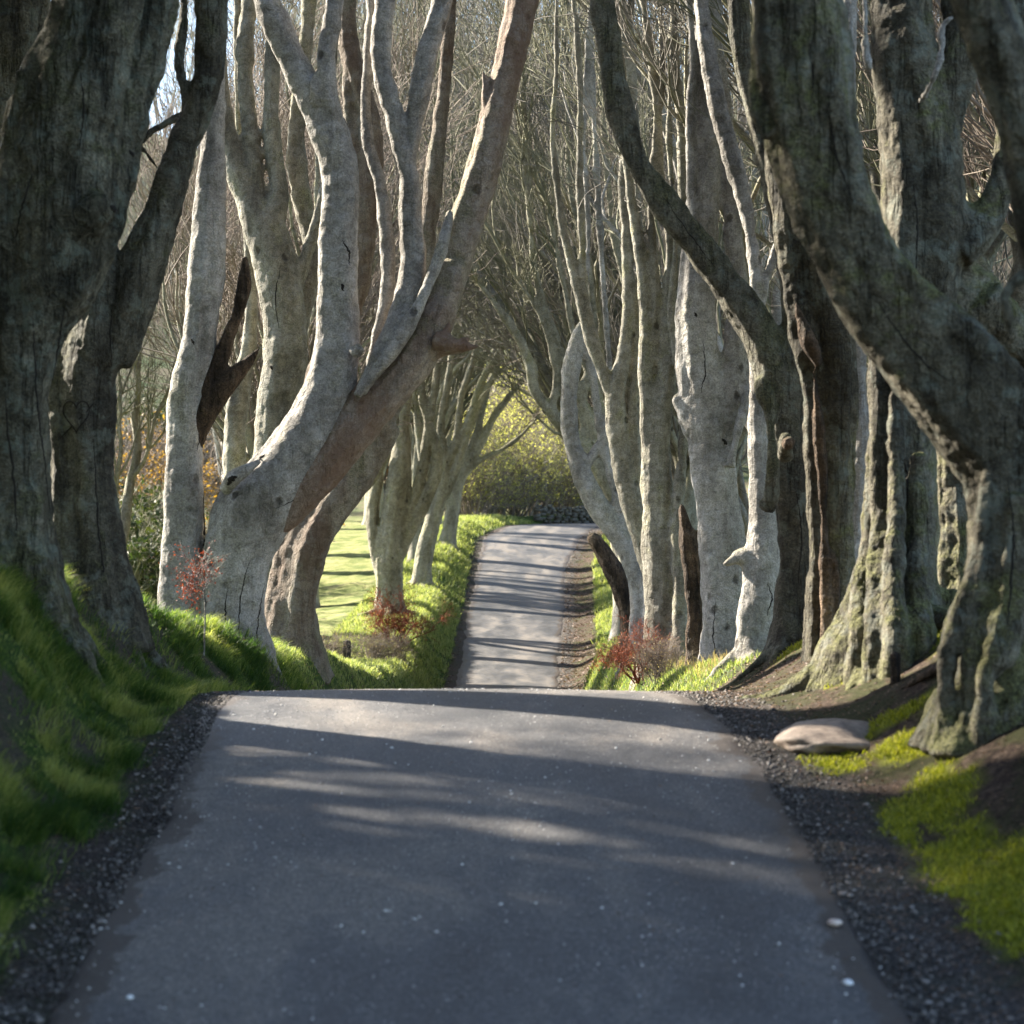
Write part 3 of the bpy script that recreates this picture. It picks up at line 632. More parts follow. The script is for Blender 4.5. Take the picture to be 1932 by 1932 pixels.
R8 = avenue_tree('tall grey beech dividing into several slender stems beside the far road verge', 37, [
    [(1262, 1255, 42), (1258, 1180, 39), (1252, 1080, 38), (1246, 1000, 35), (1243, 930, 29), (1240, 850, 25), (1245, 780, 23), (1256, 720, 20), (1270, 660, 17), (1283, 600, 15), (1290, 520, 14), (1290, 400, 12), (1285, 250, 10), (1272, 80, 9), (1268, -60, 8)],
    [(1238, 1020, 16), (1224, 940, 14), (1221, 860, 13), (1221, 780, 13), (1217, 690, 13), (1217, 600, 12), (1210, 500, 12), (1198, 420, 11), (1186, 340, 10), (1180, 220, 8), (1166, 60, 7), (1160, -50, 6)],
    [(1280, 1245, 16, -.5), (1284, 1120, 13, -.5), (1277, 1000, 12, -.4), (1283, 900, 10, -.3), (1291, 800, 9, -.3), (1282, 700, 8, -.3), (1266, 600, 8, -.3), (1275, 450, 7, -.3), (1262, 250, 6, -.3), (1275, 0, 5, -.3)],
    [(1220, 720, 9), (1232, 640, 9), (1235, 540, 9), (1230, 440, 9), (1228, 370, 8), (1238, 220, 8), (1222, 60, 7), (1205, -40, 6)],
    [(1245, 860, 12), (1255, 780, 10), (1248, 700, 9), (1256, 600, 8), (1262, 450, 8), (1245, 300, 7), (1250, 100, 6), (1240, -40, 6)],
], M['olive'], 'twigg', lob=.09)
SN = avenue_tree('rotten brown snag of a dead trunk between two grey beeches on the right', 34, [
    [(1312, 1265, 22), (1312, 1180, 19), (1306, 1090, 20), (1297, 1020, 17), (1287, 965, 9), (1284, 950, 3)],
    [(1306, 1080, 12), (1316, 1020, 8), (1318, 995, 3)]], M['torn'], lob=.2, name='dead_tree', twigs_on=False)
R10 = avenue_tree('slender olive beech sending one crooked branch up to the centre of the arch', 41, [
    [(1243, 1245, 24), (1240, 1150, 18), (1223, 1060, 18), (1200, 980, 21), (1180, 900, 22), (1166, 820, 21), (1161, 760, 19), (1167, 715, 17), (1178, 660, 14), (1185, 560, 12), (1181, 440, 11), (1176, 320, 9), (1190, 200, 8), (1178, 80, 7), (1170, -50, 6)],
    [(1216, 1040, 13), (1201, 900, 11), (1195, 780, 10), (1206, 660, 9), (1212, 540, 8), (1204, 400, 7), (1198, 200, 6), (1192, -20, 5)],
    [(1158, 765, 12), (1140, 710, 11), (1112, 640, 10), (1092, 560, 9), (1073, 478, 9), (1058, 415, 8), (1047, 310, 7), (1042, 250, 6), (1049, 140, 6), (1049, -20, 5)],
    [(1150, 730, 10), (1120, 640, 9), (1102, 540, 8), (1098, 440, 8), (1094, 342, 8), (1095, 205, 7), (1091, 103, 7), (1080, -20, 6)],
], M['olive'], 'twigg', lob=.08)
R9 = avenue_tree('pale beech leaning left toward the road with a blunt broken top', 45, [
    [(1212, 1240, 26), (1209, 1180, 21), (1205, 1110, 20), (1190, 1050, 21), (1160, 1000, 23), (1125, 950, 23), (1097, 890, 20), (1079, 830, 16), (1073, 760, 17), (1079, 690, 17), (1091, 640, 15), (1098, 612, 9)],
    [(1228, 1235, 15, -.3), (1224, 1130, 12, -.3), (1206, 1060, 11), (1180, 990, 10), (1152, 900, 9), (1132, 810, 8), (1120, 720, 8), (1102, 600, 7), (1110, 450, 6), (1102, 250, 5), (1110, 0, 4)],
    [(1100, 890, 10), (1125, 850, 10), (1150, 800, 9), (1150, 700, 8), (1140, 560, 7), (1130, 400, 7), (1120, 200, 6), (1115, -20, 5)],
], M['pale'], 'twig', lob=.08)
RS = avenue_tree('dark broken stump leaning toward the road below the blunt-topped beech', 48, [
    [(1195, 1235, 24), (1188, 1170, 19), (1172, 1110, 19), (1148, 1060, 18), (1126, 1025, 15), (1114, 1010, 11)]], M['torn'], lob=.12, name='tree_stump', tag_cat='tree stump', twigs_on=False, root=False)
R11 = avenue_tree('distant grey beech with a long bare arm arching left over the road', 52, [
    [(1225, 1205, 22), (1205, 1080, 20), (1170, 960, 18), (1122, 872, 15), (1072, 815, 13), (1036, 775, 12), (1008, 735, 11), (1001, 690, 11), (980, 640, 9), (950, 595, 8), (920, 555, 6), (895, 525, 4)],
    [(1180, 980, 12), (1190, 880, 12), (1205, 760, 11), (1200, 600, 10), (1160, 450, 8), (1140, 250, 7), (1130, 0, 6)],
    [(1150, 915, 11), (1122, 810, 10), (1082, 725, 9), (1052, 645, 8), (1022, 560, 7), (1002, 440, 5), (985, 300, 4)],
    [(1072, 815, 8), (1066, 740, 8), (1042, 670, 7), (1022, 600, 6), (960, 500, 4)],
    [(1190, 1020, 10), (1170, 920, 9), (1140, 830, 9), (1125, 740, 8), (1085, 640, 7), (1060, 520, 6), (1030, 380, 5)],
    [(1040, 780, 8), (1050, 700, 8), (1030, 600, 7), (1005, 500, 6), (1000, 350, 5), (990, 200, 4)],
    [(1110, 860, 9), (1098, 760, 9), (1120, 650, 8), (1110, 500, 7), (1075, 350, 6), (1070, 150, 5), (1065, -20, 5)],
], M['far'], 'twigg', lob=.06)
# ---- far left
T7 = avenue_tree('pale many-stemmed beech on the sunlit verge left of the far road', 80, [
    [(736, 1190, 29.2), (734, 1100, 24.9), (735, 1040, 26.7), (742, 970, 22.4), (752, 900, 21.5), (758, 850, 18.1), (757, 810, 14.6), (768, 740, 10.3), (776, 660, 8.6), (770, 500, 6.9), (790, 300, 5.2), (800, 100, 4.3)],
    [(724, 1090, 15.5), (706, 1020, 12.0), (703, 960, 12.0), (712, 900, 12.0), (708, 860, 9.5), (696, 800, 7.7), (690, 700, 6.9), (680, 500, 5.2), (690, 300, 4.3)],
    [(745, 1065, 12.9), (770, 1010, 12.0), (800, 950, 12.9), (822, 900, 11.2), (825, 850, 10.3), (810, 800, 8.6), (796, 740, 7.7), (800, 660, 6.0), (830, 540, 5.2), (840, 400, 4.3)],
    [(748, 1020, 10.3), (775, 960, 10.3), (798, 885, 10.3), (806, 820, 8.6), (820, 740, 7.7), (832, 660, 6.0), (870, 560, 5.2), (890, 400, 4.3)],
    [(757, 850, 10.3), (740, 790, 8.6), (745, 720, 7.7), (735, 640, 6.9), (720, 500, 5.2)],
], M['far'], 'twigg', lob=.06, voxel=.05)
T8 = avenue_tree('olive beech second along the sunlit verge, its stems fanning right', 95, [
    [(795, 1118, 17.9), (800, 1050, 17.2), (815, 990, 15.6), (829, 940, 14.0), (838, 880, 10.9), (832, 800, 7.8), (848, 700, 6.2), (860, 560, 4.7), (850, 400, 3.9)],
    [(822, 965, 10.1), (855, 900, 9.4), (878, 830, 7.8), (905, 760, 6.2), (940, 690, 4.7), (960, 600, 3.9)],
    [(840, 880, 8), (882, 800, 8), (908, 720, 7), (950, 650, 6), (986, 560, 5), (1000, 450, 4)],
    [(835, 900, 8), (860, 830, 7.0), (870, 750, 6.2), (895, 670, 5.5), (905, 560, 3.9)],
    [(812, 990, 8.6), (800, 900, 7.8), (790, 820, 7.0), (775, 700, 5.5)],
], M['far'], 'twigg', lob=.06, voxel=.06)
T9 = avenue_tree('farthest verge beech on the left with a thin arm reaching over the bend', 110, [
    [(842, 1040, 15.6), (850, 990, 14.0), (858, 940, 12.5), (868, 905, 10.1), (890, 880, 7.0), (912, 865, 5.5), (948, 848, 4.7), (985, 820, 3.9), (1012, 787, 2.3)],
    [(866, 905, 9), (900, 850, 8), (930, 790, 7), (965, 742, 6), (1000, 696, 5), (1015, 620, 4)],
    [(855, 950, 9), (872, 880, 7.8), (903, 805, 6.2), (925, 725, 4.7), (962, 680, 3.9), (985, 620, 3.1)],
    [(888, 880, 5.5), (898, 830, 5.5), (904, 780, 4.7), (902, 720, 3.9), (925, 640, 3.1)],
    [(850, 970, 9.4), (845, 880, 7.8), (850, 780, 6.2), (870, 650, 5.5), (900, 500, 3.9)],
], M['far'], 'twigg', lob=.06, voxel=.07)

# heart carved in the bark of the second tree
e2, org2 = L2
tr = [c for c in e2.children if c.name.startswith('trunk')][0]
from mathutils.bvhtree import BVHTree
bv = BVHTree.FromPolygons([tuple(v.co) for v in tr.data.vertices], [tuple(p.vertices) for p in tr.data.polygons])
th = np.linspace(0, 2 * math.pi, 40)
hx = 16 * np.sin(th) ** 3; hy = 13 * np.cos(th) - 5 * np.cos(2 * th) - 2 * np.cos(3 * th) - np.cos(4 * th)
pts = []
def on_bark(px, py):
    q = P(px, py, 1.0); dr = Vector(q).normalized()
    h_ = bv.ray_cast(Vector(-org2), dr)
    return np.array(h_[0]) - np.array(dr) * .002 if h_[0] is not None else None
heart = [on_bark(144 + a_ * 1.55, 782 - b_ * 2.1) for a_, b_ in zip(hx, hy)]
arrow = [on_bark(x_, y_) for x_, y_ in ((118, 822), (134, 806), (150, 790), (166, 774), (176, 762))]
mb = MB()
for ln in (heart, arrow):
    ln = [p for p in ln if p is not None]
    if len(ln) > 3:
        V, F = tubes(np.array(ln)[None], np.full((1, len(ln)), .008), 5); mb.add(V, F)
if mb.n:
    link('carved_heart', mb.mesh('carved_heart', M['hollow']), e2)['label'] = 'heart outline carved into the bark'

def crevice_or_shade(tree, lines, name='bark_crevice_or_shade', part='trunk'):
    e, org = tree
    tr = [c for c in e.children if c.name.startswith(part)][0]
    b = BVHTree.FromPolygons([tuple(v.co) for v in tr.data.vertices], [tuple(p.vertices) for p in tr.data.polygons])
    for ln in lines:
        c = catmull(ln, 10); q = []
        c[:, :2] += rng.normal(0, .8, (len(c), 2))
        for (px, py, r) in c:
            d = Vector(P(px, py, 1.0)).normalized(); h_ = b.ray_cast(Vector(-org), d)
            if h_[0] is not None:
                rr = max(.2, r) * (h_[0] + Vector(org)).length / FP * rng.uniform(.7, 1.2)
                q.append([*(np.array(h_[0]) + np.array(d) * rr * .55), rr])
        if len(q) > 6:
            q = np.array(q)
            if np.abs(np.diff(q[:, 1])).max() > .35: continue
            V, F = tubes(q[None, :, :3], q[None, :, 3], 7); m_ = MB(); m_.add(V, F)
            link(name, m_.mesh(name, M['hollow']), e)
crevice_or_shade(L1, [[(62, 590, .5), (66, 680, 2), (72, 780, 2.5), (84, 880, 2), (96, 985, 1)], [(8, 700, .5), (14, 800, 2), (26, 900, 3), (32, 1000, 1.5)], [(125, 560, .5), (112, 640, 2.4), (98, 720, 1)], [(150, 120, .5), (158, 200, 2.5), (150, 280, 1)], [(60, 330, 1), (40, 400, 2.5), (30, 450, 1)]])
crevice_or_shade(L1, [[(206, 388, 2), (212, 394, 6), (218, 400, 3)], [(244, 284, 2), (248, 290, 5), (252, 296, 2)], [(222, 545, 1), (214, 570, 5), (220, 600, 2)]], 'knot_hole')
crevice_or_shade(L2, [[(176, 820, .5), (180, 900, 1.6), (186, 1000, 2.4), (196, 1080, 2)], [(212, 580, .5), (208, 640, 2), (212, 690, .8)]])
crevice_or_shade(L34, [[(384, 930, .6), (386, 1010, 2.4), (386, 1100, 2.8), (389, 1190, 1.5)], [(630, 770, 1.5), (655, 752, 4), (690, 745, 3), (716, 738, 1)], [(470, 1060, .5), (455, 1120, 1.8), (450, 1190, 1)],  # the line along the limb crotch is its shadow, drawn as a dark tube
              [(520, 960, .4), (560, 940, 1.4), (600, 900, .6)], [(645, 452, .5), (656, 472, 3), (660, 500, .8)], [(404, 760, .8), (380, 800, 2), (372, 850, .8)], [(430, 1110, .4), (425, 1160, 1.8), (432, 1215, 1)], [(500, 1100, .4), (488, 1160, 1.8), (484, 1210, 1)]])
crevice_or_shade(L34, [[(645, 535, 1.5), (646, 540, 4), (647, 548, 2)], [(488, 866, 1), (494, 862, 3), (500, 860, 1)], [(700, 790, 1), (704, 794, 3), (708, 797, 1)], [(540, 700, 1), (542, 704, 2.4), (544, 707, 1)], [(362, 640, 1), (364, 645, 3), (366, 650, 1)], [(430, 915, 2), (436, 905, 6), (446, 900, 3)]], 'knot_hole')
crevice_or_shade(L6, [[(530, 500, .5), (520, 560, 1.6), (526, 620, .6)], [(510, 690, 1), (512, 694, 3), (514, 698, 1)]])
crevice_or_shade(R7, [[(1326, 640, .5), (1330, 700, 1.6), (1322, 740, .6)], [(1350, 1130, .4), (1346, 1200, 1.8), (1352, 1240, 1)]])
crevice_or_shade(R7, [[(1362, 828, 1.5), (1366, 833, 4), (1370, 838, 2)], [(1310, 590, 1), (1313, 594, 3), (1315, 598, 1)]], 'knot_hole')
crevice_or_shade(R6, [[(1448, 1100, .5), (1456, 1130, 2.2), (1446, 1160, .8)]])
crevice_or_shade(R1, [[(1640, 540, .5), (1690, 620, 2.2), (1740, 680, 2.5), (1790, 720, .8)], [(1560, 200, .5), (1580, 300, 2.5), (1610, 380, 1)], [(1900, 900, .5), (1912, 1000, 3), (1908, 1100, 3), (1900, 1180, 1)], [(1520, 60, .5), (1534, 140, 2), (1530, 210, .7)]])
crevice_or_shade(R2, [[(1722, 330, .5), (1730, 430, 2.5), (1726, 560, 1)], [(1752, 700, .8), (1758, 820, 3), (1762, 960, 3), (1770, 1080, 1)], [(1700, 860, .8), (1712, 900, 3), (1712, 960, 1)]])
crevice_or_shade(R4, [[(1496, 900, .5), (1512, 1000, 2), (1506, 1100, 1)], [(1250, 370, .4), (1300, 440, 1.4), (1350, 505, .5)]])

# ------------------------------------------------------------------ grown trees
def grown(seed, nl=7, h=2.2, r=.5, ln=10.5, twig='twig', bmat='far', bias=.05, fine=1.0, rmin=.008):
    global rng
    keep = rng; rng = np.random.default_rng(seed)
    mb = MB(); pv = unit(np.array([bias * 3, 0, 1.0]))
    T, TR = walk(np.zeros((1, 3)) + np.array([0, 0, -.5]), np.array([[.05, 0, 1.0]]), np.array([h + .5]), 8, .06, .1, np.array([r * 1.25]), np.array([r * .85]))
    TR[0, :2] *= 1.25
    V, F = tubes(T, TR, 14); mb.add(V, F)
    az = np.linspace(0, 2 * math.pi, nl, endpoint=False) + rng.uniform(-.3, .3, nl)
    st = T[0, -1] + np.stack([np.cos(az) * r * .3, np.sin(az) * r * .3, -rng.uniform(.2, h * .45, nl)], -1)
    tl = rng.uniform(.12, .42, nl)
    dr = np.stack([np.cos(az) * tl, np.sin(az) * tl, np.ones(nl)], -1)
    r0 = rng.uniform(.30, .52, nl) * r
    Lp, Lr = walk(st, dr, rng.uniform(.75, 1.1, nl) * ln, 26, .155, .085, r0, r0 * .22, pv)
    V, F = tubes(Lp, Lr, 9); mb.add(V, F)
    Bp, Br = spawn(Lp, Lr, 6, .15, .95, 24, .5, 16, .17, .12, .55, .3, pullv=pv)
    V, F = tubes(Bp, Br, 6); mb.add(V, F)
    trunk = mb.mesh('trunk', M[bmat])
    spec = [(5, .15, 1, 25, .5, 9, .14, .10, 4), (5, .15, 1, 28, .55, 7, .16, .08, 3), (int(4 * fine), .1, 1, 30, .65, 5, .17, .06, 3)]
    crown = crown_mesh(np.vstack([Bp, Lp[:, 8:]]) if Bp.shape[1] == Lp.shape[1] - 8 else Bp, np.vstack([Br, Lr[:, 8:]]) if Bp.shape[1] == Lp.shape[1] - 8 else Br, spec, M[twig], rmin, pullv=pv)
    rng = keep
    return trunk, crown
VAR = [grown(11, 7, 2.0, .52, 11.5, 'twig', 'far'), grown(12, 6, 2.6, .48, 12, 'twigg', 'olive', .08), grown(13, 8, 1.7, .55, 11, 'twig2', 'far', .03), grown(14, 6, 3.2, .45, 12.5, 'twigg', 'pale', .06), grown(15, 9, 1.8, .5, 11, 'twig', 'right', 0, 1.8), grown(16, 8, 1.8, .42, 11, 'twigg', 'far', .17), grown(17, 9, 2.2, .40, 11.5, 'twig', 'pale', .13)]
def put_tree(v, x, y, rz, s, label, group, name='beech_tree', z=None, sz=None):
    e = empty(name, (x, y, float(G(x, y)) if z is None else z), label, 'tree', group)
    e.rotation_euler = (0, 0, rz); e.scale = (s, s, s * (sz or float(np.interp(y, [40, 100, 160], [1.0, 1.5, 1.7]))))
    link('trunk', VAR[v][0], e); link('crown', VAR[v][1], e)
    return e
AV = 'beech trees lining the avenue'
rows = [
    (0, 4.6, 57, 'beech showing between the tall grey beech and the crooked-branched olive beech'),
    (1, 4.4, 63, 'upright beech just behind the bare left-reaching arm on the right row'),
    (2, 4.9, 70, 'many-stemmed beech seen above the leaning stump on the right row'),
    (6, 4.4, 78, 'beech of close grey stems beside the right edge of the rising road'),
    (5, 4.9, 87, 'beech at the right verge just before the road starts to bend'),
    (6, 5.5, 97, 'beech on the right verge where the road bends, second from the last'),
    (5, 6.6, 107, 'last beech of the right row at the inside of the bend'),
    (5, -4.9, 103, 'beech stems crowded behind the olive verge beech on the left'),
    (6, -4.7, 119, 'last beech of the left row beyond the thin-armed one'),
    (5, -5.6, 111, 'beech leaning over the road beside the thin-armed verge beech'),
    (6, 4.9, 66, 'slender pale beech leaning in behind the blunt-topped beech'),
    (5, 8.6, 118, 'beech past the inside of the bend, its limbs reaching back over the road'),
    (2, -6.3, 50, 'beech mostly hidden behind the rust-tinted leaning limb'),
    (3, 6.6, 47, 'beech standing behind the broad grey right-hand beech'),
    (0, 7.6, 38, 'beech glimpsed through the gap beside the pale kneed beech'),
    (1, 8.2, 30, 'dark beech behind the hollow beech on the right'),
    (2, 8.4, 24, 'dark beech filling the gap behind the moss-wrapped trunk'),
]
for i, (v, x, y, lab) in enumerate(rows):
    put_tree(v, x, y, (0 if x < 0 else math.pi) + rng.uniform(-.7, .7), rng.uniform(.9, 1.1), lab, AV)
# unseen beeches left of view: row continued, second row added to shade the road
for i, (x, y) in enumerate(((-6.4, 14.4), (-5.9, 10.6), (-6.6, 12.6), (-7.9, 14.3), (-5.9, 6.6), (-6.1, 2.4), (-6.0, -2), (-9.5, 9), (-9.3, 13), (-9.6, 17.4), (-13, 10), (-13.5, 20.5))):
    put_tree(4, x, y, (math.pi if i in (0, 7, 8) else 0) + rng.uniform(-.5, .5), 1.0, 'unseen beech beyond the left edge of the view, added to shade the near road', 'unseen beeches added beyond the left edge')
# wood on the slope behind the bend
k = 0; used = []
while k < 52:
    y = rng.uniform(146, 260); x = rng.uniform(-20, 62) * y / 200
    xl_, xr_, _ = road(y)
    if xl_ - 3 < x < xr_ + 3: continue
    if any((x - a_) ** 2 + (y - b_) ** 2 < 14 for a_, b_ in used): continue
    if abs(x * FP / y + 966 - 985) < 75 and y < 175: continue
    if x < 4 and y < 205 : continue
    used.append((x, y)); k += 1
    put_tree(k % 4, x, y, rng.uniform(0, 6.28), rng.uniform(.9, 1.35), 'bare grey tree in the dense wood on the slope behind the bend', 'bare trees of the wood behind the bend', 'bare_tree')
# scattered trees on the left slope
for k, (px, y) in enumerate(((120, 170), (160, 60), (1500, 60), (1420, 70), (1640, 75), (1740, 65), (1340, 90), (1570, 90))):
    x = (px - 966) * y / FP
    lab = 'bare tree on the far slope seen through the gap between the left trunks' if px < 700 else 'bare tree in the field behind the right-hand row'
    put_tree(k % 4, x, y, rng.uniform(0, 6.28), rng.uniform(.8, 1.1), lab, 'bare trees on the left slope' if px < 700 else 'bare trees behind the right row', 'bare_tree')
for k, (px, y) in enumerate(((478, 60), (505, 74), (540, 66), (570, 88), (480, 104), (440, 112), (705, 136), (520, 130), (450, 150))):
    put_tree((k + 2) % 4, (px - 966) * y / FP, y, rng.uniform(-.6, .6), rng.uniform(.95, 1.25), 'bare tree whose fine branches fill the background behind the silver forked beech', 'bare trees behind the left row', 'bare_tree')

# ------------------------------------------------------------------ leaves, blades
def leafcloud(Cn, size, nrm=None, tint=None):
    n = len(Cn); a_ = unit(rng.normal(0, 1, (n, 3))); b_ = unit(np.cross(a_, rng.normal(0, 1, (n, 3))))
    sz = (size * rng.uniform(.6, 1.3, n))[:, None]
    V = np.stack([Cn - a_ * sz, Cn + b_ * sz * .45, Cn + a_ * sz, Cn - b_ * sz * .45], 1).reshape(-1, 3)
    F = (np.arange(n) * 4)[:, None] + np.arange(4)[None, :]
    tt = np.repeat(rng.uniform(0, 1, n) if tint is None else tint, 4)
    return V, F, tt
def bush_meshes(seed, h=1.6, w=1.2, nst=14, leafn=3000, leafs=.05, lmat='yleaf', tmat='twigg', wig=.16, rm=.006):
    global rng
    keep = rng; rng = np.random.default_rng(seed)
    az = rng.uniform(0, 6.28, nst); rr = rng.uniform(0, .25, nst) * w; tl = rng.uniform(.05, .7, nst) * w / h * 1.5
    st = np.stack([np.cos(az) * rr, np.sin(az) * rr, np.full(nst, -.1)], -1)
    Pp, Rr = walk(st, np.stack([np.cos(az) * tl, np.sin(az) * tl, np.ones(nst)], -1), rng.uniform(.6, 1.05, nst) * h, 8, wig, .04, np.full(nst, .018 * h), np.full(nst, .006 * h))
    mb = MB(); V, F = tubes(Pp, Rr, 5); mb.add(V, F)
    cl = []
    for (n, ang, lf, K, sd) in ((6, 35, .5, 6, 4), (5, 40, .5, 5, 3), (4, 40, .5, 4, 3)):
        Pp, Rr = spawn(Pp, Rr, n, .2, 1, ang, lf, K, wig, .02); V, F = tubes(Pp, np.maximum(Rr, rm * .6), sd); mb.add(V, F); cl.append(Pp.reshape(-1, 3))
    stems = mb.mesh('stems', M[tmat]); fol = None
    if leafn:
        C = np.concatenate(cl[1:]); C = C[rng.integers(0, len(C), leafn)] + rng.normal(0, leafs, (leafn, 3))
        V, F, tt = leafcloud(C, leafs); fol = mesh_np('foliage', V, [F], M[lmat], False, dict(tint=tt))
    rng = keep
    return stems, fol
def put_bush(ms, x, y, s, label, group=None, cat='shrub', name='shrub', sz=None):
    e = empty(name, (x, y, float(G(x, y))), label, cat, group)
    e.rotation_euler = (0, 0, rng.uniform(0, 6.28)); e.scale = (s, s, (sz or s))
    link('stems', ms[0], e)
    if ms[1]: link('foliage', ms[1], e)
    return e
BY = [bush_meshes(31, 4.5, 3.2, 16, 4200, .07, 'yleaf', 'twig2', .14, .012), bush_meshes(32, 4.0, 3.6, 16, 3200, .07, 'yleaf', 'twig', .16, .012)]
BB = [bush_meshes(33, 2.2, 2.2, 18, 600, .05, 'orleaf', 'twig2', .2, .010), bush_meshes(34, 1.8, 2.2, 18, 0, .05, 'yleaf', 'twig', .2, .010)]
BG = [bush_meshes(35, 2.2, 2.4, 16, 5000, .07, 'dkleaf', 'twigg', .18, .01), bush_meshes(38, 2.0, 2.4, 16, 3000, .05, 'orleaf', 'twig2', .18, .01)]
for k, (px, y, s) in enumerate(((885, 136, 1.0), (915, 140, 1.1), (945, 143, 1.2), (975, 145, 1.15), (1003, 147, 1.2), (1030, 150, 1.25), (1060, 152, 1.3), (1090, 156, 1.3), (900, 158, 1.6), (950, 162, 1.7), (1000, 165, 1.7), (1045, 168, 1.7), (870, 146, 1.3), (925, 172, 2.0), (985, 176, 2.0), (1040, 180, 2.0))):
    put_bush(BY[k % 2], (px - 966) * y / FP, y, s, ('yellow-green budding shrub in the front rank on the outside of the road bend' if y < 157 else 'tall yellow-green budding shrub in the back rank behind the road bend'), 'budding shrubs at the bend, ' + ('front rank' if y < 157 else 'back rank'))
# scrub on the left slope
k = 0
SC = 'scrub bushes on the slope behind the left trees'
while k < 26:
    y = math.exp(rng.uniform(math.log(55), math.log(230))); px = rng.uniform(180, 480) if k % 4 else rng.uniform(540, 720)
    if px > 520 and y < 160: continue
    if px < 480 and y < 90 and k % 5: continue
    x = (px - 966) * y / FP; j = rng.integers(0, 5); s = rng.uniform(.7, 1.5) * (1 + y / 150)
    if y < 60: s = rng.uniform(.5, .9)
    j = j if j < 4 else 1
    kd = ('orange-leaved', 'leafless brown', 'dark evergreen', 'orange-flecked')[j]
    put_bush((BB + BG)[j], x, y, s, kd + ' scrub bush on the slope behind the left trees', kd + ' ' + SC)
    k += 1
# scrub behind the right trees
for k in range(26):
    y = rng.uniform(34, 90); px = rng.uniform(1180, 1900); x = (px - 966) * y / FP
    if x < 7: x = 7 + rng.uniform(0, 3)
    put_bush(BB[k % 2], x, y, rng.uniform(.6, 1.3), 'brown twiggy bush in the shade behind the right-hand row', 'twiggy bushes behind the right row')
# red bramble, dry thicket, saplings
RB = bush_meshes(36, 1.0, .9, 16, 1600, .022, 'redleaf', 'redtwig', .16, .004)
DB = bush_meshes(37, 1.1, 1.1, 22, 500, .025, 'straw', 'twig2', .18, .004)
def pbush(ms, px, d, s, label, name, cat='shrub'):
    return put_bush(ms, (px - 966) * d / FP, d, s, label, None, cat, name)
pbush(RB, 738, 70, 1.6, 'red-leaved bramble at the foot of the pale many-stemmed beech', 'bramble_bush')
pbush(DB, 704, 60, .8, 'brown dry thicket on the verge just left of the red bramble', 'dry_bush')
pbush(DB, 742, 62, .8, 'pale dry thicket in front of the red bramble', 'dry_bush')
pbush(DB, 632, 52, .8, 'brown thicket around the dark post at the meadow edge', 'dry_bush')
pbush(RB, 1213, 36, .85, 'red-leaved bramble at the foot of the blunt-topped beech', 'bramble_bush')
pbush(DB, 1245, 33, .6, 'pale dry thicket between the red bramble and the brown snag', 'dry_bush')
pbush(DB, 1180, 44, .5, 'low dry thicket by the right road edge before the red bramble', 'dry_bush')
# red sapling by the silver tree
def sapling():
    d = 23.5; b = P(385, 1235, d); x0, y0 = b[0], d; g0 = float(G(x0, y0))
    e = empty('sapling', (x0, y0, g0), 'young sapling with red leaves on a thin pale stem before the silver forked beech', 'sapling')
    pts = [(384, 1245), (386, 1200), (387, 1160), (386, 1130), (380, 1100), (368, 1080)]
    C = np.array([P(a_, b_, d) for a_, b_ in pts]); C[0, 2] = min(C[0, 2], g0) - .05; C = catmull(C, 4) - np.array([x0, y0, g0])
    mb = MB(); R = np.linspace(.011, .005, len(C)); V, F = tubes(C[None], R[None], 6); mb.add(V, F)
    Pp, Rr = spawn(C[None], R[None], 26, .55, 1, 50, .30, 6, .15, .02); V, F = tubes(Pp, np.maximum(Rr, .0025), 4); mb.add(V, F)
    P2, R2 = spawn(Pp, Rr, 4, .3, 1, 40, .5, 4, .15, .0); V, F = tubes(P2, np.maximum(R2, .002), 3); mb.add(V, F)
    link('stem', mb.mesh('stem', M['pale']), e)
    c0 = P(362, 1110, d) - np.array([x0, y0, g0])
    tips = np.concatenate([Pp[:, 2:].reshape(-1, 3), P2.reshape(-1, 3)]); tips = tips[rng.integers(0, len(tips), 420)] * np.array([1, 1, 1]) + rng.normal(0, .02, (420, 3))
    q = c0 + rng.normal(0, 1, (330, 3)) * np.array([.085, .10, .12])
    V, F, tt = leafcloud(np.vstack([tips, q]), .017); link('leaves', mesh_np('leaves', V, [F], M['redleaf'], False, dict(tint=tt * .7)), e)
sapling()

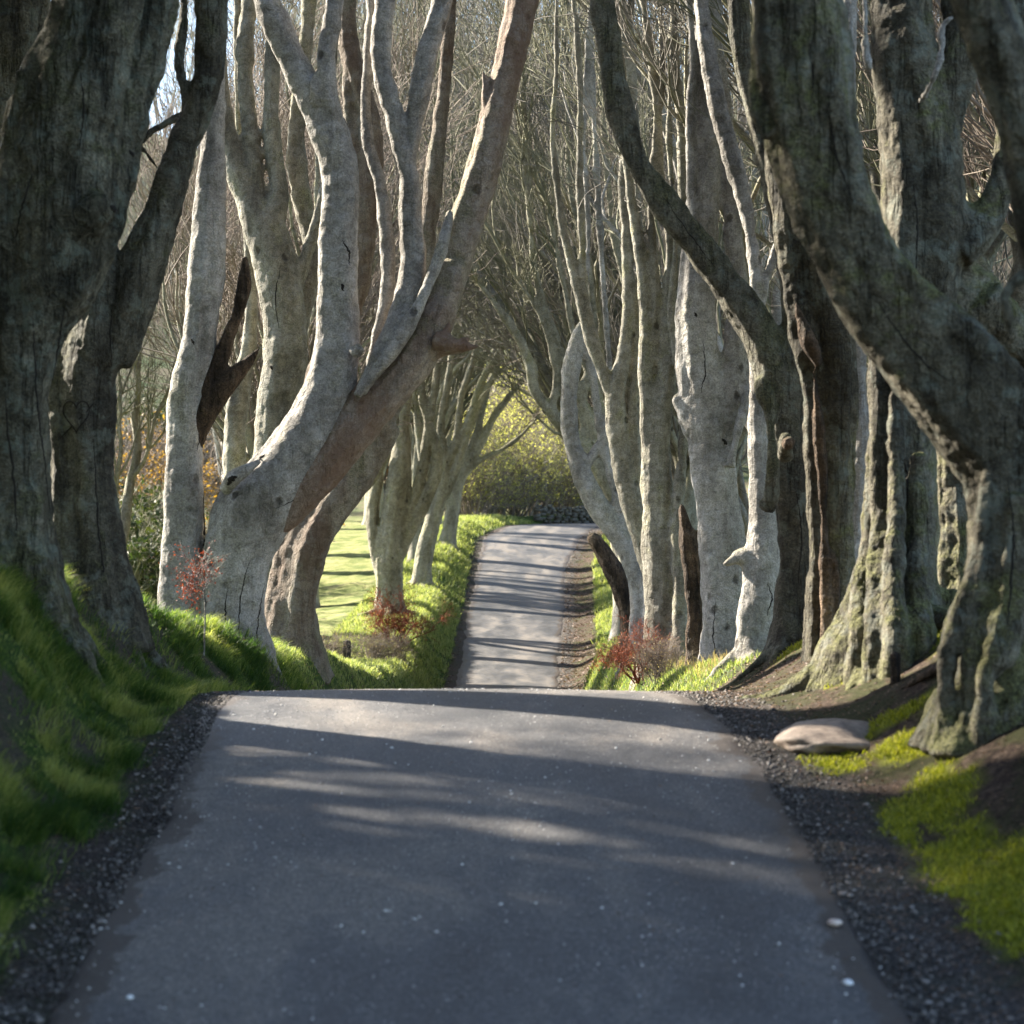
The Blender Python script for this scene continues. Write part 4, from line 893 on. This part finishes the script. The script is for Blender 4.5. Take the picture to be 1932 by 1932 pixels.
def blades(name, mat, xy, hgt, wid, lean, label, cat, tint=None, sink=.01, down=None):
    n = len(xy); x, y = xy[:, 0], xy[:, 1]; z = G(x, y) - sink
    az = rng.uniform(0, 6.28, n); wd = wid * rng.uniform(.6, 1.3, n); hh = hgt * rng.uniform(.5, 1.35, n)
    ux, uy = np.cos(az) * wd / 2, np.sin(az) * wd / 2
    la = rng.uniform(0, 6.28, n); ll = lean * hh * rng.uniform(.2, 1.3, n)
    lx, ly = np.cos(la) * ll, np.sin(la) * ll
    if down is not None: lx = lx + down * hh * .6; ly = ly - .1 * hh
    b0 = np.stack([x - ux, y - uy, z], -1); b1 = np.stack([x + ux, y + uy, z], -1)
    m0 = np.stack([x - ux * .7 + lx * .35, y - uy * .7 + ly * .35, z + hh * .6], -1); m1 = np.stack([x + ux * .7 + lx * .35, y + uy * .7 + ly * .35, z + hh * .6], -1)
    tp = np.stack([x + lx, y + ly, z + hh * .95 - .25 * ll], -1)
    V = np.stack([b0, b1, m1, m0, tp], 1).reshape(-1, 3); o = np.arange(n) * 5
    F4 = np.stack([o, o + 1, o + 2, o + 3], -1); F3 = np.stack([o + 3, o + 2, o + 4], -1)
    tt = rng.uniform(0, .8, n) if tint is None else tint
    tv = np.repeat(tt, 5).reshape(n, 5); tv[:, 4] += .3; tv[:, 2:4] += .1
    me = mesh_np(name, V, [F4, F3], mat, True, dict(tint=np.clip(tv, 0, 1).ravel()))
    return tag(link(name, me), label, cat, None, 'stuff')
def inview(x, y, mg=80):
    px = 966 + x / y * FP; return (px > -mg) & (px < 1932 + mg)
def scatter(n, ylo, yhi, xf, logy=True):
    y = np.exp(rng.uniform(math.log(ylo), math.log(yhi), n)); xl_, xr_, _ = road(y)
    return xf(xl_, xr_, n), y
# left near bank
x, y = scatter(560000, 9, 30, lambda l, r, n: l - .1 - 3.5 * rng.uniform(0, 1, n) ** .8)
gm = masks(x, y)[0]; cl = fbm(x * 4, y * 4, 3, 71)
ok = inview(x, y) & (rng.uniform(0, 1, len(x)) < gm * (.12 + 1.5 * sst((cl - .38) / .25)))
xy = np.stack([x, y], -1)[ok]; tn = np.clip(.30 + 2.2 * (fbm(xy[:, 0] * 3.2, xy[:, 1] * 2.4, 4, 72) - .48) + rng.normal(0, .22, len(xy)), 0, 1)
blades('grass', M['grass'], xy, .045 + .12 * sst((cl[ok] - .40) / .22), .0065, .8, 'lush green grass covering the left bank beside the near road', 'grass', tn, down=.9)
# far verges, both sides
x, y = scatter(170000, 27, 135, lambda l, r, n: l - .3 - 4.2 * rng.uniform(0, 1, n) ** .9)
x2, y2 = scatter(150000, 21, 135, lambda l, r, n: r + .4 + 3.6 * rng.uniform(0, 1, n))
x = np.concatenate([x, x2]); y = np.concatenate([y, y2]); gm = masks(x, y)[0]; cl = fbm(x * 2, y * 2, 3, 73)
ok = inview(x, y) & (rng.uniform(0, 1, len(x)) < gm * (.1 + 1.5 * sst((cl - .32) / .35)))
xy = np.stack([x, y], -1)[ok]; sc = np.clip(xy[:, 1] / 50, .7, 2.2)
blades('grass', M['verge'], xy, .15 * sc, .016 * sc, .9, 'sunlit green grass on the verges of the dipping and rising road', 'grass', np.clip(rng.normal(.6, .2, len(xy)), 0, 1))
# dry grass at the right verge
x, y = scatter(9000, 27, 60, lambda l, r, n: r + .9 + 2.3 * rng.uniform(0, 1, n))
ok = fbm(x * 1.6, y * .8, 3, 81) > .50
xy = np.stack([x, y], -1)[ok]
blades('dry_grass', M['straw'], xy, .20, .010, .5, 'pale dry grass stems around the feet of the right-hand beeches', 'dry grass')
# moss tufts, right foreground
x = rng.uniform(1.2, 6, 520000); y = np.exp(rng.uniform(math.log(9), math.log(26), len(x)))
ok = inview(x, y) & (rng.uniform(0, 1, len(x)) < mosk(x, y) * .62)
xy = np.stack([x, y], -1)[ok]
blades('moss', M['mossblade'], xy, .045, .010, 1.1, 'bright yellow-green moss patches on the brown bank right of the road', 'moss', rng.uniform(0, .9, len(xy)), sink=.004)
# leaf litter
x = np.concatenate([scatter(60000, 9, 45, lambda l, r, n: r + .3 + 4.5 * rng.uniform(0, 1, n))[0]]); 
y = np.exp(rng.uniform(math.log(9), math.log(125), 60000)); xl_, xr_, _ = road(y); x = xr_ + .05 + 4.8 * rng.uniform(0, 1, len(y)) ** 1.1
x3 = xl_ - .1 - 3.2 * rng.uniform(0, 1, len(y)); pick = rng.uniform(0, 1, len(y)) < .22; x = np.where(pick, x3, x)
ok = inview(x, y) & (rng.uniform(0, 1, len(x)) > masks(x, y)[4] * .6)
x, y = x[ok], y[ok]
C = np.stack([x, y, G(x, y) + .008], -1); V, F, tt = leafcloud(C, (.022 * np.clip(y / 20, .8, 3.2)))
V = V.reshape(-1, 4, 3); V[:, :, 2] = C[:, None, 2] + (V[:, :, 2] - C[:, None, 2]) * .45
tag(link('leaf_litter', mesh_np('leaf_litter', V.reshape(-1, 3), [F], M['litter'], False, dict(tint=tt))), 'brown fallen beech leaves littering the right bank', 'fallen leaves', None, 'stuff')
y = np.exp(rng.uniform(math.log(9), math.log(26), 420)); xl_, xr_, zz_ = road(y); wv = rng.beta(.45, .45, 420); x = xl_ * (1 - wv) + xr_ * wv
C = np.stack([x, y, zz_ + .035 * (1 - (2 * wv - 1) ** 2) + .014], -1); V, F, tt = leafcloud(C, .018)
V = V.reshape(-1, 4, 3); V[:, :, 2] = C[:, None, 2] + (V[:, :, 2] - C[:, None, 2]) * .3
tag(link('leaf_litter', mesh_np('leaf_litter', V.reshape(-1, 3), [F], M['litter'], False, dict(tint=tt))), 'scattered dry leaves blown onto the asphalt', 'fallen leaves', None, 'stuff')
# gravel
def stones(x, y, z, sz, tint):
    n = len(x); base = np.array([[1, 0, 0], [0, 1, 0], [-1, 0, 0], [0, -1, 0], [0, 0, .7], [0, 0, -.7], [.6, .6, .35], [-.6, -.6, .35]])[:6]
    rr = rng.uniform(.6, 1.25, (n, 6, 1)); az = rng.uniform(0, 6.28, n); ca, sa = np.cos(az)[:, None], np.sin(az)[:, None]
    B = base[None] * rr * sz[:, None, None] * rng.uniform(.6, 1.1, (n, 1, 3))
    X_ = B[:, :, 0] * ca - B[:, :, 1] * sa + x[:, None]; Y_ = B[:, :, 0] * sa + B[:, :, 1] * ca + y[:, None]; Z_ = B[:, :, 2] + z[:, None]
    V = np.stack([X_, Y_, Z_], -1).reshape(-1, 3); f = np.array([[0, 1, 4], [1, 2, 4], [2, 3, 4], [3, 0, 4], [1, 0, 5], [2, 1, 5], [3, 2, 5], [0, 3, 5]])
    F = ((np.arange(n) * 6)[:, None, None] + f[None]).reshape(-1, 3)
    return V, F, np.repeat(tint, 6)
y = np.exp(rng.uniform(math.log(8.5), math.log(40), 34000)); xl_, xr_, zz_ = road(y)
side = rng.uniform(0, 1, len(y)) < .42
off = np.abs(rng.normal(0, .30, len(y)))
x = np.where(side, xl_ + .12 - off * .8, xr_ - .12 + off * 1.15)
ok = inview(x, y) & (rng.uniform(0, 1, len(x)) > masks(x, y)[0] * .9)
x, y = x[ok], y[ok]; xl_, xr_, zz_ = road(y)
z = np.where((x > xl_) & (x < xr_), zz_ + .004, G(x, y)) + .003
sz = np.exp(rng.normal(math.log(.010), .45, len(x))); sz = np.minimum(sz, .035)
V, F, tt = stones(x, y, z, sz, rng.uniform(0, 1, len(x)) ** 2.2)
tag(link('gravel', mesh_np('gravel', V, [F], M['gravel'], False, dict(tint=tt))), 'loose grey gravel along both edges of the asphalt', 'gravel', None, 'stuff')
# chippings lying on the asphalt, coloured near white to stand for glints
y = np.exp(rng.uniform(math.log(8.5), math.log(24), 12000)); xl_, xr_, zz_ = road(y); wv = rng.uniform(.02, .98, len(y)); x = xl_ * (1 - wv) + xr_ * wv
kp = rng.uniform(0, 1, len(y)) < .22 + 1.3 * sst((fbm(x * 1.3, y * .7, 4, 91) - .5) / .16) * .6 + .5 * (np.abs(2 * wv - 1) > .93); y = y[kp]; x = x[kp]; wv = wv[kp]; zz_ = zz_[kp]
z = zz_ + .035 * (1 - (2 * wv - 1) ** 2) + .003
V, F, tt = stones(x, y, z, np.minimum(np.exp(rng.normal(math.log(.0042), .6, len(x))), .017), rng.uniform(.4, 1, len(x)))
tag(link('glint_stone_chippings', mesh_np('glint_stone_chippings', V, [F], M['glint_chips'], False, dict(tint=tt))), 'tiny stone chippings scattered over the asphalt, whitened to stand for glints', 'gravel', None, 'stuff')

# ------------------------------------------------------------------ single things
def blob(name, mat, loc, rad, sub=4, seed=0, amp=.25, sink=0.0):
    import bmesh
    bm = bmesh.new(); bmesh.ops.create_icosphere(bm, subdivisions=sub, radius=1)
    V = np.array([v.co[:] for v in bm.verts]); F = np.array([[v.index for v in f.verts] for f in bm.faces]); bm.free()
    q = 1 + amp * 2 * (fbm(V[:, 0] * 1.3 + 7 + seed, V[:, 1] * 1.3 + V[:, 2] * 1.1 + 9, 4, seed) - .5)
    V = V * q[:, None] * np.array(rad)
    o = link(name, mesh_np(name, V, [F], mat), None, loc); return o
p = hit(1572, 1392)
o = blob('boulder', M['boulder'], (p[0], p[1], p[2] - .015), (.44, .85, .15), 4, 3, .28); o.rotation_euler = (0, 0, -.25)
tag(o, 'smooth pale boulder half sunk in the right verge beside the asphalt edge', 'boulder')
for (px, py, s, mk, lab) in ((1575, 1745, .045, 'pebble', 'flat pinkish pebble lying near the right edge of the asphalt'), (1600, 1857, .032, 'white', 'white pebble low on the right of the asphalt, below the pinkish one'), (245, 1884, .022, 'white', 'small white pebble at the lower left of the asphalt')):
    d = np.linspace(7, 16, 3000); xx = (px - 966) * d / FP; zz = (HZ - py) * d / FP; xl_, xr_, zr_ = road(d); wv = (xx - xl_) / (xr_ - xl_)
    i = np.nonzero(zr_ + .035 * (1 - (2 * wv - 1) ** 2) > zz)[0][0]
    o = blob('pebble', M[mk], (xx[i], d[i], zz[i] + s * .3), (s, s * 1.1, s * .5), 2, int(px), .3); tag(o, lab, 'pebble')
def post(name, px, py, hgt, r, label, cat, lean=0, d=None):
    q = hit(px, py) if d is None else np.array([(px - 966) * d / FP, d, float(G((px - 966) * d / FP, d))])
    K = 9; t_ = np.linspace(0, 1, K); C = np.stack([q[0] + lean * t_, np.full(K, q[1]), q[2] - .12 + (hgt + .12) * t_], -1)
    R = r * (1.35 - .4 * sst(t_ * 2)); R = np.concatenate([R, [r * .5]]); C = np.vstack([C, C[-1] + np.array([0, 0, .012])])
    org = np.array([q[0], q[1], q[2]])
    me = fuse(name, [(C, R, .16)], org, M['torn' if cat != 'post' else 'post'], .008 if q[1] < 30 else .015, [(.08, .02)])
    return tag(link(name, me, None, org), label, cat)
post('tree_stump', 1690, 1287, .24, .045, 'short dark stump standing in moss before the moss-wrapped beech', 'tree stump')
post('fence_post', 655, 1200, .62, .10, 'thick dark wooden post at the meadow edge left of the far road', 'post', d=52)
post('fence_post', 612, 1200, .45, .05, 'thin dark post just left of the thick one at the meadow edge', 'post', d=50)
# exposed roots on the right bank
def rootthing(pts, label, mat='torn'):
    W_ = []
    o0 = None
    for ln in pts:
        C = []
        for (px, py, r, up) in ln:
            q = hit(px, py, 60); C.append([q[0], q[1], q[2] + up, r])
        c = catmull(C, 6)
        if o0 is None: o0 = c[0, :3].copy()
        W_.append((c[:, :3], c[:, 3], .15))
    me = fuse('exposed_root', W_, o0, M[mat], .010, [(.12, .03)])
    return tag(link('exposed_root', me, None, o0), label, 'root')
rootthing([[(1880, 1240, .07, .02), (1800, 1262, .055, .04), (1740, 1285, .04, .02), (1690, 1310, .025, -.01)]], 'long brown root running down the bank from the sweeping-limb beech')
rootthing([[(1900, 1290, .05, .05), (1815, 1280, .05, .18), (1796, 1300, .045, .10), (1790, 1345, .03, -.02)], [(1806, 1285, .035, .15), (1780, 1310, .03, .06), (1772, 1345, .02, -.02)], [(1800, 1300, .03, .08), (1815, 1345, .025, -.02)]], 'pale gnarled root arch with moss, hanging over a dark hollow in the right bank', 'right')
# dry stone wall at the bend
e = empty('stone_wall', (3.0, 139, float(G(3.0, 139))), 'low dark dry stone wall behind the grass on the outside of the bend', 'wall')
mb = MB()
o0 = np.array(e.location)
for row in range(7):
    x = 1.4 + rng.uniform(0, .3)
    while x < 7.2:
        wd = rng.uniform(.12, .34); y = 137.5 + (x - 1.6) * .35; hh_ = rng.uniform(.08, .15)
        z = float(G(x, y)) + .10 + row * .19 + rng.uniform(-.04, .04)
        a_ = np.array([[-1, -1, -1], [1, -1, -1], [1, 1, -1], [-1, 1, -1], [-1, -1, 1], [1, -1, 1], [1, 1, 1], [-1, 1, 1]], float)
        V = a_ * np.array([wd, .3, hh_]) * rng.uniform(.6, 1.1, (8, 3)) + np.array([x + wd, y + rng.uniform(-.06, .06), z]) - o0
        if row < 6 or rng.uniform() < .5: mb.add(V, np.array([[0, 3, 2, 1], [4, 5, 6, 7], [0, 1, 5, 4], [1, 2, 6, 5], [2, 3, 7, 6], [3, 0, 4, 7]]))
        x += wd * 1.95
link('wall_stones', mb.mesh('wall_stones', M['wallstone'], False), e)
